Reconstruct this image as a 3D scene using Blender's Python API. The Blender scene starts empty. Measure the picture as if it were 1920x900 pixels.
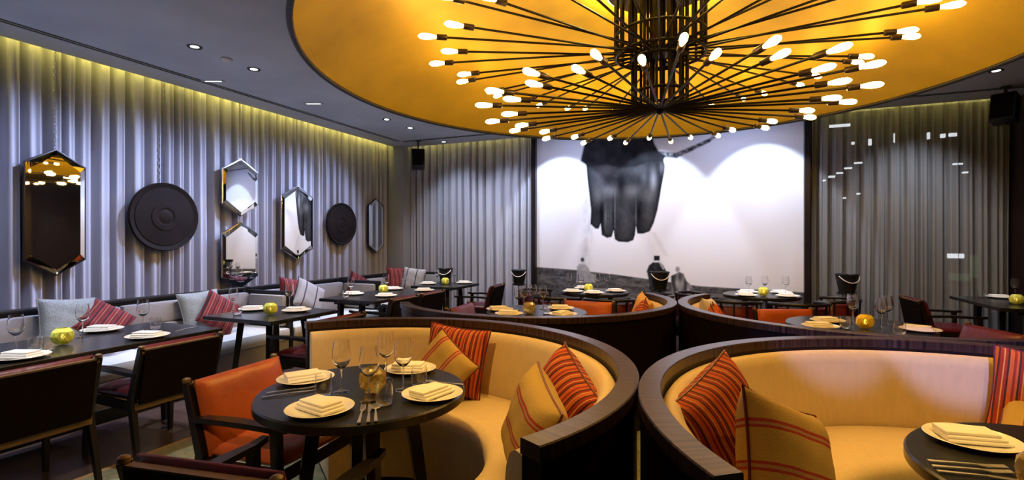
import bpy, bmesh, math, random
import numpy as np
from mathutils import Vector, Matrix

random.seed(7)
PI = math.pi
R_ = math.radians
sc = bpy.context.scene
COL = sc.collection

# ------------------------------------------------------------------ camera
F, CX, CY, Z0 = 950.0, 960.0, 450.0, 1.42       # focal length in px of the 1920x900 frame, eye height
YAW = math.atan(395.0 / F)
cy_, sy_ = math.cos(YAW), math.sin(YAW)
cam_d = bpy.data.cameras.new('camera')
cam_d.sensor_fit = 'HORIZONTAL'; cam_d.sensor_width = 36.0; cam_d.lens = F / 1920.0 * 36.0
cam_d.clip_start = 0.05; cam_d.clip_end = 100
cam = bpy.data.objects.new('camera', cam_d); COL.objects.link(cam)
cam.location = (0, 0, Z0); cam.rotation_euler = (PI / 2, 0, YAW)
sc.camera = cam

# ------------------------------------------------------------------ world, exposure
w = bpy.data.worlds.new('night'); sc.world = w; w.use_nodes = True
w.node_tree.nodes['Background'].inputs[0].default_value = (0.010, 0.011, 0.014, 1)
w.node_tree.nodes['Background'].inputs[1].default_value = 1.0
sc.view_settings.view_transform = 'Standard'; sc.view_settings.look = 'None'
sc.view_settings.gamma = 1.0; sc.view_settings.use_curve_mapping = False
sc.view_settings.exposure = 0.0

def spot(loc, tgt, watts, color, angle, blend=0.6, radius=0.03, name='downlight_beam'):
    l = bpy.data.lights.new(name, 'SPOT')
    l.energy = watts; l.color = color; l.spot_size = R_(angle); l.spot_blend = blend; l.shadow_soft_size = radius
    o = bpy.data.objects.new(name, l); COL.objects.link(o)
    o.location = loc
    o.rotation_euler = (Vector(tgt) - Vector(loc)).to_track_quat('-Z', 'Y').to_euler()
    return o

CEIL = 3.12
XE, YE = -5.55, 7.84            # edges of the ceiling slab (curtain slot beyond)
XR, YN = 3.25, -2.6             # right wall, wall behind the camera
COOL = (0.66, 0.73, 1.0); WHITE = (0.90, 0.93, 1.0); WARM = (1.0, 0.74, 0.42)
# wall washers of the left curtain
for yy in (1.2, 2.1, 3.05, 4.0, 4.95, 5.92, 6.75):
    spot((-4.33, yy, 3.08), (-5.66, yy - 1.25, 1.0), 225, (0.50, 0.60, 1.0), 84, 1.0, 0.02)
# mural washers (three scallops) and the left back curtain
for xx in (-2.4, -0.94, 0.52):
    spot((xx, 7.02, 3.09), (xx, 7.92, 1.75), 115, (0.66, 0.78, 1.0), 74, 0.25, 0.03)
for xx in (-2.0, 0.2):
    spot((xx, 6.7, 3.09), (xx, 7.92, 1.5), 70, (0.52, 0.62, 1.0), 140, 1.0, 0.05)  # added wide cool fill over the mural, not part of the washers
for xx in (-4.25, -3.35):
    spot((xx, 7.0, 3.09), (xx, 7.95, 1.3), 100, (0.66, 0.75, 1.0), 84, 1.0, 0.05)
spot((2.2, 7.05, 3.09), (2.2, 7.95, 1.3), 110, (0.76, 0.84, 1.0), 84, 1.0, 0.05)
# beams on the tables and benches of the left row
for yy, tx in ((1.25, -3.9), (2.35, -4.1), (3.5, -4.2), (4.75, -4.2), (5.7, -3.9), (6.8, -4.2)):
    spot((-4.1, yy, 3.08), (tx, yy, 0.75), 240, WHITE, 52, 0.8)
spot((-2.95, 2.1, 3.08), (-2.95, 2.0, 0.0), 150, (0.95, 0.95, 0.9), 44, 0.8)  # added beam to brighten the rug, without a fixture
spot((-4.33, 3.05, 3.08), (-4.05, 2.92, 0.0), 260, (0.85, 0.85, 1.0), 22, 0.6)
# beams on the booths and the tables before the mural
spot((-1.35, -0.3, 3.08), (-2.2, 1.85, 0.62), 170, (1.0, 0.72, 0.42), 30, 0.7)
spot((-1.15, 0.9, 3.08), (-1.05, 2.3, 0.5), 200, (1.0, 0.62, 0.17), 50, 0.9)
spot((0.35, 0.05, 3.08), (0.50, 3.20, 0.98), 440, (0.30, 0.36, 1.0), 11.5, 0.6)
spot((0.60, 0.05, 3.08), (1.14, 3.35, 0.96), 700, (0.30, 0.36, 1.0), 12.5, 0.5)
spot((1.25, 1.3, 3.08), (0.80, 2.45, 0.45), 200, (1.0, 0.62, 0.17), 46, 0.9)
spot((-1.5, 6.85, 3.08), (-1.5, 6.6, 0.75), 230, WHITE, 44, 0.7)
spot((0.5, 6.95, 3.08), (0.5, 6.95, 0.75), 230, WHITE, 44, 0.7)
spot((2.8, 6.5, 3.08), (2.85, 7.0, 0.75), 70, WHITE, 44, 0.7)

# ------------------------------------------------------------------ pixel helpers (distance from the plane a thing touches)
def room(lat, d, z): return Vector((cy_ * lat - sy_ * d, sy_ * lat + cy_ * d, z))
def P(x, y, z):
    d = (Z0 - z) * F / (y - CY)
    return room((x - CX) / F * d, d, z)
def PX(x, y, X0):
    r = (x - CX) / F; d = X0 / (cy_ * r - sy_)
    return Vector((X0, sy_ * r * d + cy_ * d, Z0 - (y - CY) / F * d))
def PY(x, y, Y0):
    r = (x - CX) / F; d = Y0 / (sy_ * r + cy_)
    return Vector((cy_ * r * d - sy_ * d, Y0, Z0 - (y - CY) / F * d))

# ------------------------------------------------------------------ materials
M = {}
def mat(name, color, rough=0.6, metal=0.0, noise=0.0, nscale=20.0, bump=0.0, bscale=60.0, stretch=(1, 1, 1),
        trans=0.0, ior=1.45, coat=0.0, emit=None, estr=0.0, spec=0.5, sheen=0.0):
    m = bpy.data.materials.new(name); m.use_nodes = True
    nt = m.node_tree; b = nt.nodes['Principled BSDF']
    b.inputs['Base Color'].default_value = (*color, 1)
    b.inputs['Roughness'].default_value = rough; b.inputs['Metallic'].default_value = metal
    b.inputs['Transmission Weight'].default_value = trans; b.inputs['IOR'].default_value = ior
    b.inputs['Coat Weight'].default_value = coat; b.inputs['Specular IOR Level'].default_value = spec
    b.inputs['Sheen Weight'].default_value = sheen
    if emit: b.inputs['Emission Color'].default_value = (*emit, 1); b.inputs['Emission Strength'].default_value = estr
    if noise or bump:
        tc = nt.nodes.new('ShaderNodeTexCoord'); mp = nt.nodes.new('ShaderNodeMapping')
        mp.inputs['Scale'].default_value = stretch
        nt.links.new(tc.outputs['Object'], mp.inputs['Vector'])
    if noise:
        n = nt.nodes.new('ShaderNodeTexNoise'); n.inputs['Scale'].default_value = nscale; n.inputs['Detail'].default_value = 4
        nt.links.new(mp.outputs[0], n.inputs['Vector'])
        mx = nt.nodes.new('ShaderNodeMix'); mx.data_type = 'RGBA'
        mx.inputs['A'].default_value = (*[c * (1 - noise) for c in color], 1)
        mx.inputs['B'].default_value = (*[min(1, c * (1 + noise)) for c in color], 1)
        nt.links.new(n.outputs['Fac'], mx.inputs['Factor']); nt.links.new(mx.outputs['Result'], b.inputs['Base Color'])
    if bump:
        n2 = nt.nodes.new('ShaderNodeTexNoise'); n2.inputs['Scale'].default_value = bscale; n2.inputs['Detail'].default_value = 3
        nt.links.new(mp.outputs[0], n2.inputs['Vector'])
        bp = nt.nodes.new('ShaderNodeBump'); bp.inputs['Strength'].default_value = bump; bp.inputs['Distance'].default_value = 0.01
        nt.links.new(n2.outputs['Fac'], bp.inputs['Height']); nt.links.new(bp.outputs[0], b.inputs['Normal'])
    M[name] = m
    return m

def stripes(name, stops, period, rough=0.85, axis='X', fit=False):
    """fabric woven in stripes across the local axis; stops = [(pos 0..1, colour)]"""
    m = mat(name, (0.5, 0.3, 0.1), rough, bump=0.25, bscale=160)
    nt = m.node_tree; b = nt.nodes['Principled BSDF']
    tc = nt.nodes.new('ShaderNodeTexCoord'); sp = nt.nodes.new('ShaderNodeSeparateXYZ')
    nt.links.new(tc.outputs['Object'], sp.inputs[0])
    mu = nt.nodes.new('ShaderNodeMath'); mu.operation = 'MULTIPLY_ADD'
    mu.inputs[1].default_value = 1 / period; mu.inputs[2].default_value = 0.5
    nt.links.new(sp.outputs[axis], mu.inputs[0])
    fr = nt.nodes.new('ShaderNodeMath'); fr.operation = 'FRACT'; nt.links.new(mu.outputs[0], fr.inputs[0])
    cr = nt.nodes.new('ShaderNodeValToRGB'); cr.color_ramp.interpolation = 'CONSTANT'
    el = cr.color_ramp.elements
    el[0].position = stops[0][0]; el[0].color = (*stops[0][1], 1)
    el[1].position = stops[1][0]; el[1].color = (*stops[1][1], 1)
    for p, c in stops[2:]:
        e = el.new(p); e.color = (*c, 1)
    nt.links.new(fr.outputs[0], cr.inputs[0]); nt.links.new(cr.outputs[0], b.inputs['Base Color'])
    return m

mat('dark_wood', (0.012, 0.008, 0.008), 0.28, noise=0.5, nscale=8, stretch=(1, 1, 12), spec=0.4)
mat('booth_wood', (0.010, 0.005, 0.007), 0.35, noise=0.5, nscale=14, stretch=(6, 6, 0.5), spec=0.25)
mat('table_black', (0.014, 0.014, 0.016), 0.25, noise=0.35, nscale=6, stretch=(1, 14, 1), bump=0.03, bscale=12, spec=0.5)
mat('chair_wood', (0.010, 0.007, 0.007), 0.34, noise=0.5, nscale=10, stretch=(1, 1, 6), spec=0.45)
mat('brown_rail', (0.15, 0.090, 0.036), 0.4, noise=0.4, nscale=14)
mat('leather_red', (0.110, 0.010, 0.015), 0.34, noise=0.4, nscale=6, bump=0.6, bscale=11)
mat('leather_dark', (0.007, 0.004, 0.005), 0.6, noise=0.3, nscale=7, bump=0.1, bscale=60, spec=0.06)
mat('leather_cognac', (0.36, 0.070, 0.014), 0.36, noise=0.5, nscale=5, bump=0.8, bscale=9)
mat('booth_fabric', (0.64, 0.48, 0.25), 0.62, noise=0.10, nscale=40, bump=0.15, bscale=260, stretch=(1, 1, 0.25), sheen=0.2)
mat('bench_fabric', (0.29, 0.27, 0.26), 0.7, noise=0.12, nscale=20, bump=0.1, bscale=200)
mat('bench_seat', (0.50, 0.51, 0.53), 0.55, noise=0.1, nscale=14)
mat('bench_front', (0.30, 0.29, 0.30), 0.55, noise=0.25, nscale=5)
mat('curtain', (0.42, 0.42, 0.46), 0.9, noise=0.12, nscale=30, stretch=(1, 1, 0.03))
mat('plaster_ceiling', (0.50, 0.53, 0.58), 0.75, noise=0.22, nscale=1.6, bump=0.05, bscale=40)
mat('plaster', (0.34, 0.35, 0.39), 0.8, noise=0.1, nscale=4)
mat('wall_brown', (0.020, 0.009, 0.008), 0.5, noise=0.5, nscale=5, stretch=(1, 8, 0.4))
mat('wall_dark', (0.035, 0.028, 0.030), 0.6, noise=0.3, nscale=4)
mat('floor_wood', (0.060, 0.038, 0.034), 0.25, noise=0.5, nscale=6, stretch=(9, 0.7, 1), bump=0.04, bscale=20)
mat('rug_olive', (0.19, 0.195, 0.13), 0.95, noise=0.55, nscale=18, bump=0.5, bscale=120)
mat('rug_tan', (0.36, 0.22, 0.085), 0.9, noise=0.2, nscale=60)
mat('black', (0.006, 0.006, 0.007), 0.45)
mat('black_metal', (0.007, 0.005, 0.005), 0.45, spec=0.2)
mat('brass_dark', (0.035, 0.024, 0.018), 0.4, metal=0.5)
mat('gold_dish', (0.53, 0.355, 0.014), 0.5, metal=0.3, noise=0.45, nscale=1.5, bump=0.06, bscale=6)
mat('gong', (0.014, 0.009, 0.007), 0.65, metal=0.0, spec=0.12, noise=0.5, nscale=5)
mat('silver', (0.72, 0.73, 0.75), 0.16, metal=1.0)
mat('mirror', (0.88, 0.90, 0.92), 0.015, metal=1.0)
mat('chain_metal', (0.32, 0.31, 0.33), 0.4, metal=0.8)
mat('steel', (0.86, 0.84, 0.80), 0.34, metal=1.0)
mat('china', (0.82, 0.78, 0.70), 0.22, coat=0.3)
mat('linen', (0.84, 0.80, 0.76), 0.85, bump=0.15, bscale=240)
mat('glass', (1, 1, 1), 0.0, trans=1.0, ior=1.5)
mat('lime_glass', (0.76, 0.80, 0.13), 0.2, trans=0.15, noise=0.15, nscale=12)
mat('amber_glass', (0.72, 0.52, 0.10), 0.10, trans=0.75, noise=0.2, nscale=12)
mat('yellow_glass', (0.90, 0.66, 0.04), 0.22, trans=0.35)
mat('flame', (1, 0.8, 0.4), 0.5, emit=(1, 0.72, 0.30), estr=6)
mat('bulb', (1, 0.9, 0.7), 0.4, emit=(1.0, 0.58, 0.17), estr=52)
mat('dish_fill_glow', (1, 0.9, 0.7), 0.4, emit=(1.0, 0.70, 0.20), estr=330)  # emission of the added band that brightens the dish centre
mat('slot_lens', (1, 1, 1), 0.4, emit=(0.95, 0.97, 1.0), estr=4)
mat('downlight_lens', (1, 1, 1), 0.4, emit=(0.95, 0.97, 1.0), estr=12)
mat('led', (1, 1, 0.6), 0.4, emit=(1.0, 0.82, 0.16), estr=26)
mat('led_soft', (1, 1, 0.6), 0.4, emit=(1.0, 0.84, 0.24), estr=9)
mat('reflection_glow', (1, 1, 1), 0.4, emit=(0.9, 0.95, 1.0), estr=2.0)  # glow of the imitated reflections in the window pane
mat('reflection_glow_green', (0.5, 1, 0.5), 0.4, emit=(0.35, 0.6, 0.3), estr=0.10)  # greenish glow of the imitated pane reflections
mat('woven_grey', (0.25, 0.27, 0.265), 0.9, noise=0.5, nscale=90, bump=0.5, bscale=120)
mat('tan_cloth', (0.62, 0.36, 0.13), 0.85, noise=0.1, nscale=60)
mat('pale_cloth', (0.62, 0.58, 0.62), 0.85, noise=0.1, nscale=60)
OR, RD, DK, TN, GD = (0.52, 0.105, 0.020), (0.30, 0.022, 0.012), (0.045, 0.012, 0.010), (0.58, 0.30, 0.08), (0.42, 0.27, 0.075)
stripes('orange_stripe', [(0, OR), (0.13, RD), (0.22, OR), (0.30, DK), (0.36, RD), (0.45, TN), (0.49, OR), (0.62, DK), (0.68, RD), (0.80, TN), (0.84, RD), (0.93, DK)], 0.105)
stripes('maroon_stripe', [(0, (0.16, 0.012, 0.018)), (0.22, (0.03, 0.006, 0.01)), (0.40, (0.26, 0.04, 0.03)), (0.52, (0.15, 0.012, 0.018)), (0.74, (0.40, 0.16, 0.07)), (0.80, (0.10, 0.01, 0.014))], 0.075)
stripes('gold_lines', [(0, GD)] + [q for a in (0.25, 0.53) for q in ((a, (0.33, 0.03, 0.02)), (a + 0.02, (0.36, 0.20, 0.10)), (a + 0.042, (0.33, 0.03, 0.02)), (a + 0.062, GD))], 0.46)
stripes('grey_lines', [(0, (0.30, 0.29, 0.31)), (0.22, (0.05, 0.03, 0.05)), (0.26, (0.30, 0.29, 0.31)), (0.60, (0.05, 0.03, 0.05)), (0.64, (0.30, 0.29, 0.31))], 0.40)

# rail wood: grain running across the curved rail
def rail_material():
    m = mat('rail_wood', (0.05, 0.03, 0.028), 0.30, spec=0.5)
    nt = m.node_tree; b = nt.nodes['Principled BSDF']
    tc = nt.nodes.new('ShaderNodeTexCoord'); g = nt.nodes.new('ShaderNodeTexGradient'); g.gradient_type = 'RADIAL'
    nt.links.new(tc.outputs['Object'], g.inputs[0])
    n = nt.nodes.new('ShaderNodeTexNoise'); n.noise_dimensions = '1D'; n.inputs['Scale'].default_value = 420; n.inputs['Detail'].default_value = 3
    nt.links.new(g.outputs['Fac'], n.inputs['W'])
    cr = nt.nodes.new('ShaderNodeValToRGB')
    cr.color_ramp.elements[0].position = 0.3; cr.color_ramp.elements[0].color = (0.016, 0.009, 0.010, 1)
    cr.color_ramp.elements[1].position = 0.75; cr.color_ramp.elements[1].color = (0.085, 0.046, 0.036, 1)
    nt.links.new(n.outputs['Fac'], cr.inputs[0]); nt.links.new(cr.outputs[0], b.inputs['Base Color'])
rail_material()

# sheer curtain of the window: partly see-through cloth
def sheer_material():
    m = mat('sheer', (0.33, 0.32, 0.31), 0.9, noise=0.08, nscale=30, stretch=(1, 1, 0.03))
    nt = m.node_tree; b = nt.nodes['Principled BSDF']; out = nt.nodes['Material Output']
    t = nt.nodes.new('ShaderNodeBsdfTransparent'); mx = nt.nodes.new('ShaderNodeMixShader'); mx.inputs[0].default_value = 0.42
    nt.links.new(b.outputs[0], mx.inputs[1]); nt.links.new(t.outputs[0], mx.inputs[2]); nt.links.new(mx.outputs[0], out.inputs[0])
sheer_material()
def pane_material():
    m = mat('window_glass', (0.02, 0.02, 0.02), 0.05)
    nt = m.node_tree; out = nt.nodes['Material Output']
    t = nt.nodes.new('ShaderNodeBsdfTransparent'); g = nt.nodes.new('ShaderNodeBsdfGlossy'); g.inputs['Roughness'].default_value = 0.03
    mx = nt.nodes.new('ShaderNodeMixShader'); mx.inputs[0].default_value = 0.10
    nt.links.new(t.outputs[0], mx.inputs[1]); nt.links.new(g.outputs[0], mx.inputs[2]); nt.links.new(mx.outputs[0], out.inputs[0])
pane_material()

# ------------------------------------------------------------------ mesh helpers
class G:
    def __init__(s): s.v = []; s.f = []
    def add(s, vs, fs):
        o = len(s.v); s.v += [tuple(v) for v in vs]; s.f += [tuple(i + o for i in f) for f in fs]; return s
    def box(s, c, size, bev=0.0, rot=None):
        bm = bmesh.new(); bmesh.ops.create_cube(bm, size=1.0)
        bmesh.ops.scale(bm, vec=size, verts=bm.verts)
        if bev: bmesh.ops.bevel(bm, geom=list(bm.edges), offset=bev, segments=2, profile=0.6, affect='EDGES')
        mt = Matrix.Translation(c)
        if rot is not None: mt = mt @ rot.to_4x4()
        bm.transform(mt); bm.verts.index_update()
        s.add([v.co[:] for v in bm.verts], [[v.index for v in f.verts] for f in bm.faces]); bm.free(); return s
    def bar(s, p0, p1, w0, d0, w1=None, d1=None, side=(1, 0, 0)):
        """four-sided tapered bar from p0 to p1; w along side, d across it"""
        w1 = w0 if w1 is None else w1; d1 = d0 if d1 is None else d1
        p0, p1 = Vector(p0), Vector(p1); ax = (p1 - p0).normalized()
        a = Vector(side); a = (a - ax * a.dot(ax)).normalized(); b = ax.cross(a)
        vs = []
        for p, w_, d_ in ((p0, w0, d0), (p1, w1, d1)):
            for sx, sz in ((-1, -1), (1, -1), (1, 1), (-1, 1)): vs.append(p + a * sx * w_ / 2 + b * sz * d_ / 2)
        return s.add(vs, [(0, 3, 2, 1), (4, 5, 6, 7), (0, 1, 5, 4), (1, 2, 6, 5), (2, 3, 7, 6), (3, 0, 4, 7)])
    def tube(s, pts, r, n=8, closed=False, radii=None):
        pts = [Vector(p) for p in pts]; k = len(pts); vs = []; up = None
        for i, p in enumerate(pts):
            if closed: t = pts[(i + 1) % k] - pts[i - 1]
            else: t = pts[min(i + 1, k - 1)] - pts[max(i - 1, 0)]
            t.normalize()
            if up is None: up = Vector((0, 0, 1)) if abs(t.z) < 0.9 else Vector((1, 0, 0))
            a = (up - t * up.dot(t)).normalized(); up = a; b = t.cross(a)
            rr = radii[i] if radii else r
            for j in range(n):
                q = 2 * PI * j / n; vs.append(p + a * math.cos(q) * rr + b * math.sin(q) * rr)
        fs = []
        for i in range(k if closed else k - 1):
            for j in range(n):
                i2 = (i + 1) % k; fs.append((i * n + j, i * n + (j + 1) % n, i2 * n + (j + 1) % n, i2 * n + j))
        if not closed: fs += [tuple(reversed(range(n))), tuple(range((k - 1) * n, k * n))]
        return s.add(vs, fs)
    def lathe(s, prof, n=24, c=(0, 0, 0), cap=True, close=False):
        vs = []; fs = []; k = len(prof)
        for r, z in prof:
            for j in range(n):
                q = 2 * PI * j / n; vs.append((c[0] + r * math.cos(q), c[1] + r * math.sin(q), c[2] + z))
        for i in range(k if close else k - 1):
            i2 = (i + 1) % k
            for j in range(n): fs.append((i * n + j, i * n + (j + 1) % n, i2 * n + (j + 1) % n, i2 * n + j))
        if cap and not close: fs += [tuple(reversed(range(n))), tuple(range((k - 1) * n, k * n))]
        return s.add(vs, fs)
    def arc(s, prof, a0, a1, n):
        """closed (r, z) outline swept round the z axis from a0 to a1 (degrees), ends capped"""
        k = len(prof); vs = []; fs = []
        for i in range(n + 1):
            q = R_(a0 + (a1 - a0) * i / n)
            for r, z in prof: vs.append((r * math.cos(q), r * math.sin(q), z))
        for i in range(n):
            for j in range(k): fs.append((i * k + j, i * k + (j + 1) % k, (i + 1) * k + (j + 1) % k, (i + 1) * k + j))
        fs += [tuple(reversed(range(k))), tuple(range(n * k, n * k + k))]
        return s.add(vs, fs)
    def data(s, name, m, smooth=None):
        me = bpy.data.meshes.new(name); me.from_pydata(s.v, [], s.f); me.validate(); me.update()
        bm = bmesh.new(); bm.from_mesh(me); bmesh.ops.recalc_face_normals(bm, faces=bm.faces)
        if smooth is not None:
            for f in bm.faces: f.smooth = True
            for e in bm.edges:
                if len(e.link_faces) == 2 and e.calc_face_angle(0) > R_(smooth): e.smooth = False
        bm.to_mesh(me); bm.free()
        me.materials.append(M[m] if isinstance(m, str) else m)
        return me
    def obj(s, name, m, parent=None, smooth=None, loc=(0, 0, 0), rotz=0.0):
        return mk(name, s.data(name, m, smooth), parent, loc, rotz)

def mk(name, me, parent=None, loc=(0, 0, 0), rotz=0.0):
    o = bpy.data.objects.new(name, me); COL.objects.link(o); o.parent = parent
    o.location = loc; o.rotation_euler = (0, 0, rotz); return o
def tag(o, label=None, cat=None, group=None, kind=None):
    if label: o['label'] = label
    if cat: o['category'] = cat
    if group: o['group'] = group
    if kind: o['kind'] = kind
    return o
def thing(name, label, cat, loc=(0, 0, 0), rotz=0.0, group=None):
    o = mk(name, None, None, loc, rotz); o.empty_display_size = 0.1
    return tag(o, label, cat, group)
def struct(g, name, m, parent=None, smooth=None):
    o = g.obj(name, m, parent, smooth)
    if parent is None: o['kind'] = 'structure'
    return o
def dup(root, loc, rotz=0.0, label=None, group=None, rot=None):
    def rec(o, par):
        c = o.copy(); COL.objects.link(c); c.parent = par
        for ch in list(o.children): rec(ch, c)
        return c
    r = rec(root, None); r.location = loc; r.rotation_euler = rot if rot is not None else (0, 0, rotz)
    if label: r['label'] = label
    if group: r['group'] = group
    return r
class Proto:
    """first call places the prototype itself, later calls place copies"""
    def __init__(s, root): s.root = root; s.used = False
    def put(s, loc, rotz=0.0, label=None, group=None, rot=None, scale=None):
        if s.used: o = dup(s.root, loc, rotz, label, group, rot)
        else:
            o = s.root; s.used = True; o.location = loc; o.rotation_euler = rot if rot is not None else (0, 0, rotz)
            if label: o['label'] = label
            if group: o['group'] = group
        if scale: o.scale = scale if hasattr(scale, '__len__') else (scale,) * 3
        return o

# ================================================================== THE SETTING
struct(G().box(((-5.85 + XR) / 2, 2.75, -0.05), (XR + 5.85 + 0.4, 11.1, 0.1)), 'floor', 'floor_wood')
rug = struct(G().box(((-3.50 + 2.9) / 2, 2.2, 0.004), (6.4, 8.6, 0.008)), 'trim_1', 'rug_olive')
rug['kind'] = 'stuff'; rug.name = 'rug'; rug['label'] = 'olive grey rug with tan edge under the booths'; rug['category'] = 'rug'
G().box((-3.5175, 2.2, 0.004), (0.035, 8.6, 0.008), 0.002).obj('rug_binding', 'rug_tan', rug)

DISH_C, DISH_R, DISH_Z = (-0.53, 4.02), 2.54, 2.71
def ceiling():
    """slab with a round opening for the gold dish"""
    x0, x1, y0, y1 = XE, XR, YN, YE; cx, cy = DISH_C; rh = DISH_R - 0.06
    angs = [2 * PI * i / 96 for i in range(96)] + [math.atan2(y - cy, x - cx) % (2 * PI) for x in (x0, x1) for y in (y0, y1)]
    angs = sorted(set(angs)); inner = []; outer = []
    for a in angs:
        c, s = math.cos(a), math.sin(a); t = 1e9
        if c > 1e-9: t = min(t, (x1 - cx) / c)
        if c < -1e-9: t = min(t, (x0 - cx) / c)
        if s > 1e-9: t = min(t, (y1 - cy) / s)
        if s < -1e-9: t = min(t, (y0 - cy) / s)
        inner.append((cx + rh * c, cy + rh * s)); outer.append((cx + t * c, cy + t * s))
    n = len(angs); g = G(); vs = []
    for z in (CEIL, CEIL + 0.07):
        vs += [(x, y, z) for x, y in inner] + [(x, y, z) for x, y in outer]
    fs = []
    for i in range(n):
        j = (i + 1) % n
        fs += [(i, j, n + j, n + i), (2 * n + i, 3 * n + i, 3 * n + j, 2 * n + j), (i, 2 * n + i, 2 * n + j, j), (n + i, n + j, 3 * n + j, 3 * n + i)]
    g.add(vs, fs); return struct(g, 'ceiling', 'plaster_ceiling')
ceiling()
struct(G().box(((-5.85 + XR) / 2, 2.75, 3.72), (XR + 6.1, 11.1, 0.06)), 'ceiling_soffit', 'wall_dark')
struct(G().box((-5.87, 2.75, 1.85), (0.1, 11.1, 3.75)), 'wall_left', 'wall_dark')
struct(G().box(((-5.9 + 1.06) / 2, 8.15, 1.85), (6.96, 0.1, 3.75)), 'wall_back', 'wall_dark')
struct(G().box((XR + 0.05, 2.75, 1.85), (0.1, 11.1, 3.75)), 'wall_right', 'wall_brown')
struct(G().box(((-5.9 + XR) / 2, YN - 0.1, 1.85), (9.3, 0.1, 3.75)), 'wall_front', 'wall_dark')
struct(G().box((-5.53, 7.86, 1.72), (0.42, 0.34, 3.3)), 'wall_pilaster', 'plaster')
# slot diffusers in the ceiling: two narrow dark grooves beside each wall
tr = tag(mk('trim_2', None), kind='structure')
for dx in (-0.024, 0.024):
    G().box((-5.15 + dx, 2.35, CEIL - 0.001), (0.022, 9.9, 0.006)).obj('slot', 'black', tr)
    G().box((-1.0, 7.36 + dx, CEIL - 0.001), (8.2, 0.022, 0.006)).obj('slot', 'black', tr)
# cove lights hidden above the slab edge
led = G().box((XE - 0.005, 2.6, CEIL + 0.12), (0.03, 10.0, 0.02)).obj('cove_light_strip', 'led')
tag(led, 'yellow light strip hidden in the ceiling slot above the left curtain', 'light strip')
led = G().box((-4.1, YE - 0.0, CEIL + 0.12), (2.3, 0.03, 0.02)).obj('cove_light_strip', 'led_soft')
tag(led, 'yellow light strip hidden in the ceiling slot above the curtain left of the mural', 'light strip')
led = G().box((2.2, YE - 0.0, CEIL + 0.12), (2.0, 0.03, 0.02)).obj('cove_light_strip', 'led_soft')
tag(led, 'yellow light strip hidden in the ceiling slot above the sheer window curtain', 'light strip')

# window behind the sheer curtain
win = tag(mk('window_1', None), kind='structure')
for i in range(2): G().box((1.06 + 0.55 + i * 1.08, 8.14, 1.6), (1.04, 0.012, 3.2)).obj('pane', 'window_glass', win)
for x in (1.06, 2.14, 3.22): G().box((x, 8.14, 1.6), (0.05, 0.07, 3.2)).obj('mullion', 'black', win)
G().box((2.14, 8.14, 3.5), (2.2, 0.08, 0.6)).obj('header', 'wall_dark', win)

# ================================================================== CURTAINS
def curtain(name, axis, a0, a1, fixed, z0, z1, seed, m, label, amp=0.058, wl=0.15, sgn=1):
    rnd = random.Random(seed); pts = []; a = a0; ph = []
    n = int((a1 - a0) / wl * 18); phase = 0; g = G(); loc_amp = 1.0; rate = 1.0
    for i in range(n + 1):
        if i % 18 == 0: loc_amp = rnd.uniform(0.65, 1.2); rate = rnd.uniform(0.8, 1.3)
        phase += 2 * PI / 18 * rate
        ph.append((a0 + (a1 - a0) * i / n, phase, loc_amp))
    # smooth the amplitude
    amps = [p[2] for p in ph]; amps = [sum(amps[max(0, i - 5):i + 6]) / len(amps[max(0, i - 5):i + 6]) for i in range(len(amps))]
    rows = 9; vs = []; fs = []
    for r in range(rows + 1):
        t = r / rows; z = z0 + (z1 - z0) * t
        for (u, p, _), la in zip(ph, amps):
            q = p + 0.16 * math.sin(2.2 * t + u * 1.3)
            off = sgn * amp * la * (math.tanh(2.8 * (math.sin(q) + 0.55)) + 0.16 * math.sin(2 * q + 0.8 + 0.4 * t) + 0.10 * math.sin(3.1 * q + u))
            off += 0.012 * (1 - t) * math.sin(u * 9 + seed)
            du = 0.004 * math.sin(4 * t + u * 3)
            vs.append((fixed + off, u + du, z) if axis == 'y' else (u + du, fixed + off, z))
    k = n + 1
    for r in range(rows):
        for i in range(n): fs.append((r * k + i, r * k + i + 1, (r + 1) * k + i + 1, (r + 1) * k + i))
    o = g.add(vs, fs).obj(name, m, None, 180)
    return tag(o, label, 'curtain')
curtain('curtain', 'y', -2.3, 7.68, -5.68, 0.03, 3.45, 3, 'curtain', 'long pleated grey curtain along the left wall behind the mirrors')
curtain('curtain', 'x', -5.30, -2.93, 7.97, 0.03, 3.45, 11, 'curtain', 'pleated grey curtain between the corner pilaster and the mural', sgn=-1)
curtain('sheer_curtain', 'x', 1.12, 3.20, 7.98, 0.03, 3.45, 23, 'sheer', 'dark sheer curtain over the window right of the mural', 0.042, 0.15, -1)

# added dark board with glowing spots imitating lamp reflections in the window pane
refl = thing('reflection_board', 'added dark board with glowing spots standing in for reflections in the window glass', 'reflection board', (3.0, 11.2, -0.1))
G().box((0, 0.3, 2.6), (5.0, 0.5, 5.4)).obj('reflection_backing', 'black', refl)
for x, y, wd, ht in [(1575, 235, .34, .05), (1600, 268, .05, .05), (1632, 266, .05, .12), (1681, 258, .07, .17), (1742, 254, .04, .12), (1769, 254, .07, .07), (1788, 252, .11, .06),
                     (1610, 305, .13, .03), (1591, 315, .13, .03), (1575, 324, .11, .03), (1560, 331, .11, .04), (1546, 338, .05, .03), (1610, 363, .06, .03), (1584, 371, .05, .03),
                     (1797, 307, .14, .03), (1811, 323, .08, .03), (1793, 480, .23, .08)]:
    p = PY(x, y, 11.2); G().box((p.x - 3.0, 0.03, p.z + 0.1), (wd, 0.05, ht), 0.01).obj('glow_reflection', 'reflection_glow', refl)
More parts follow.
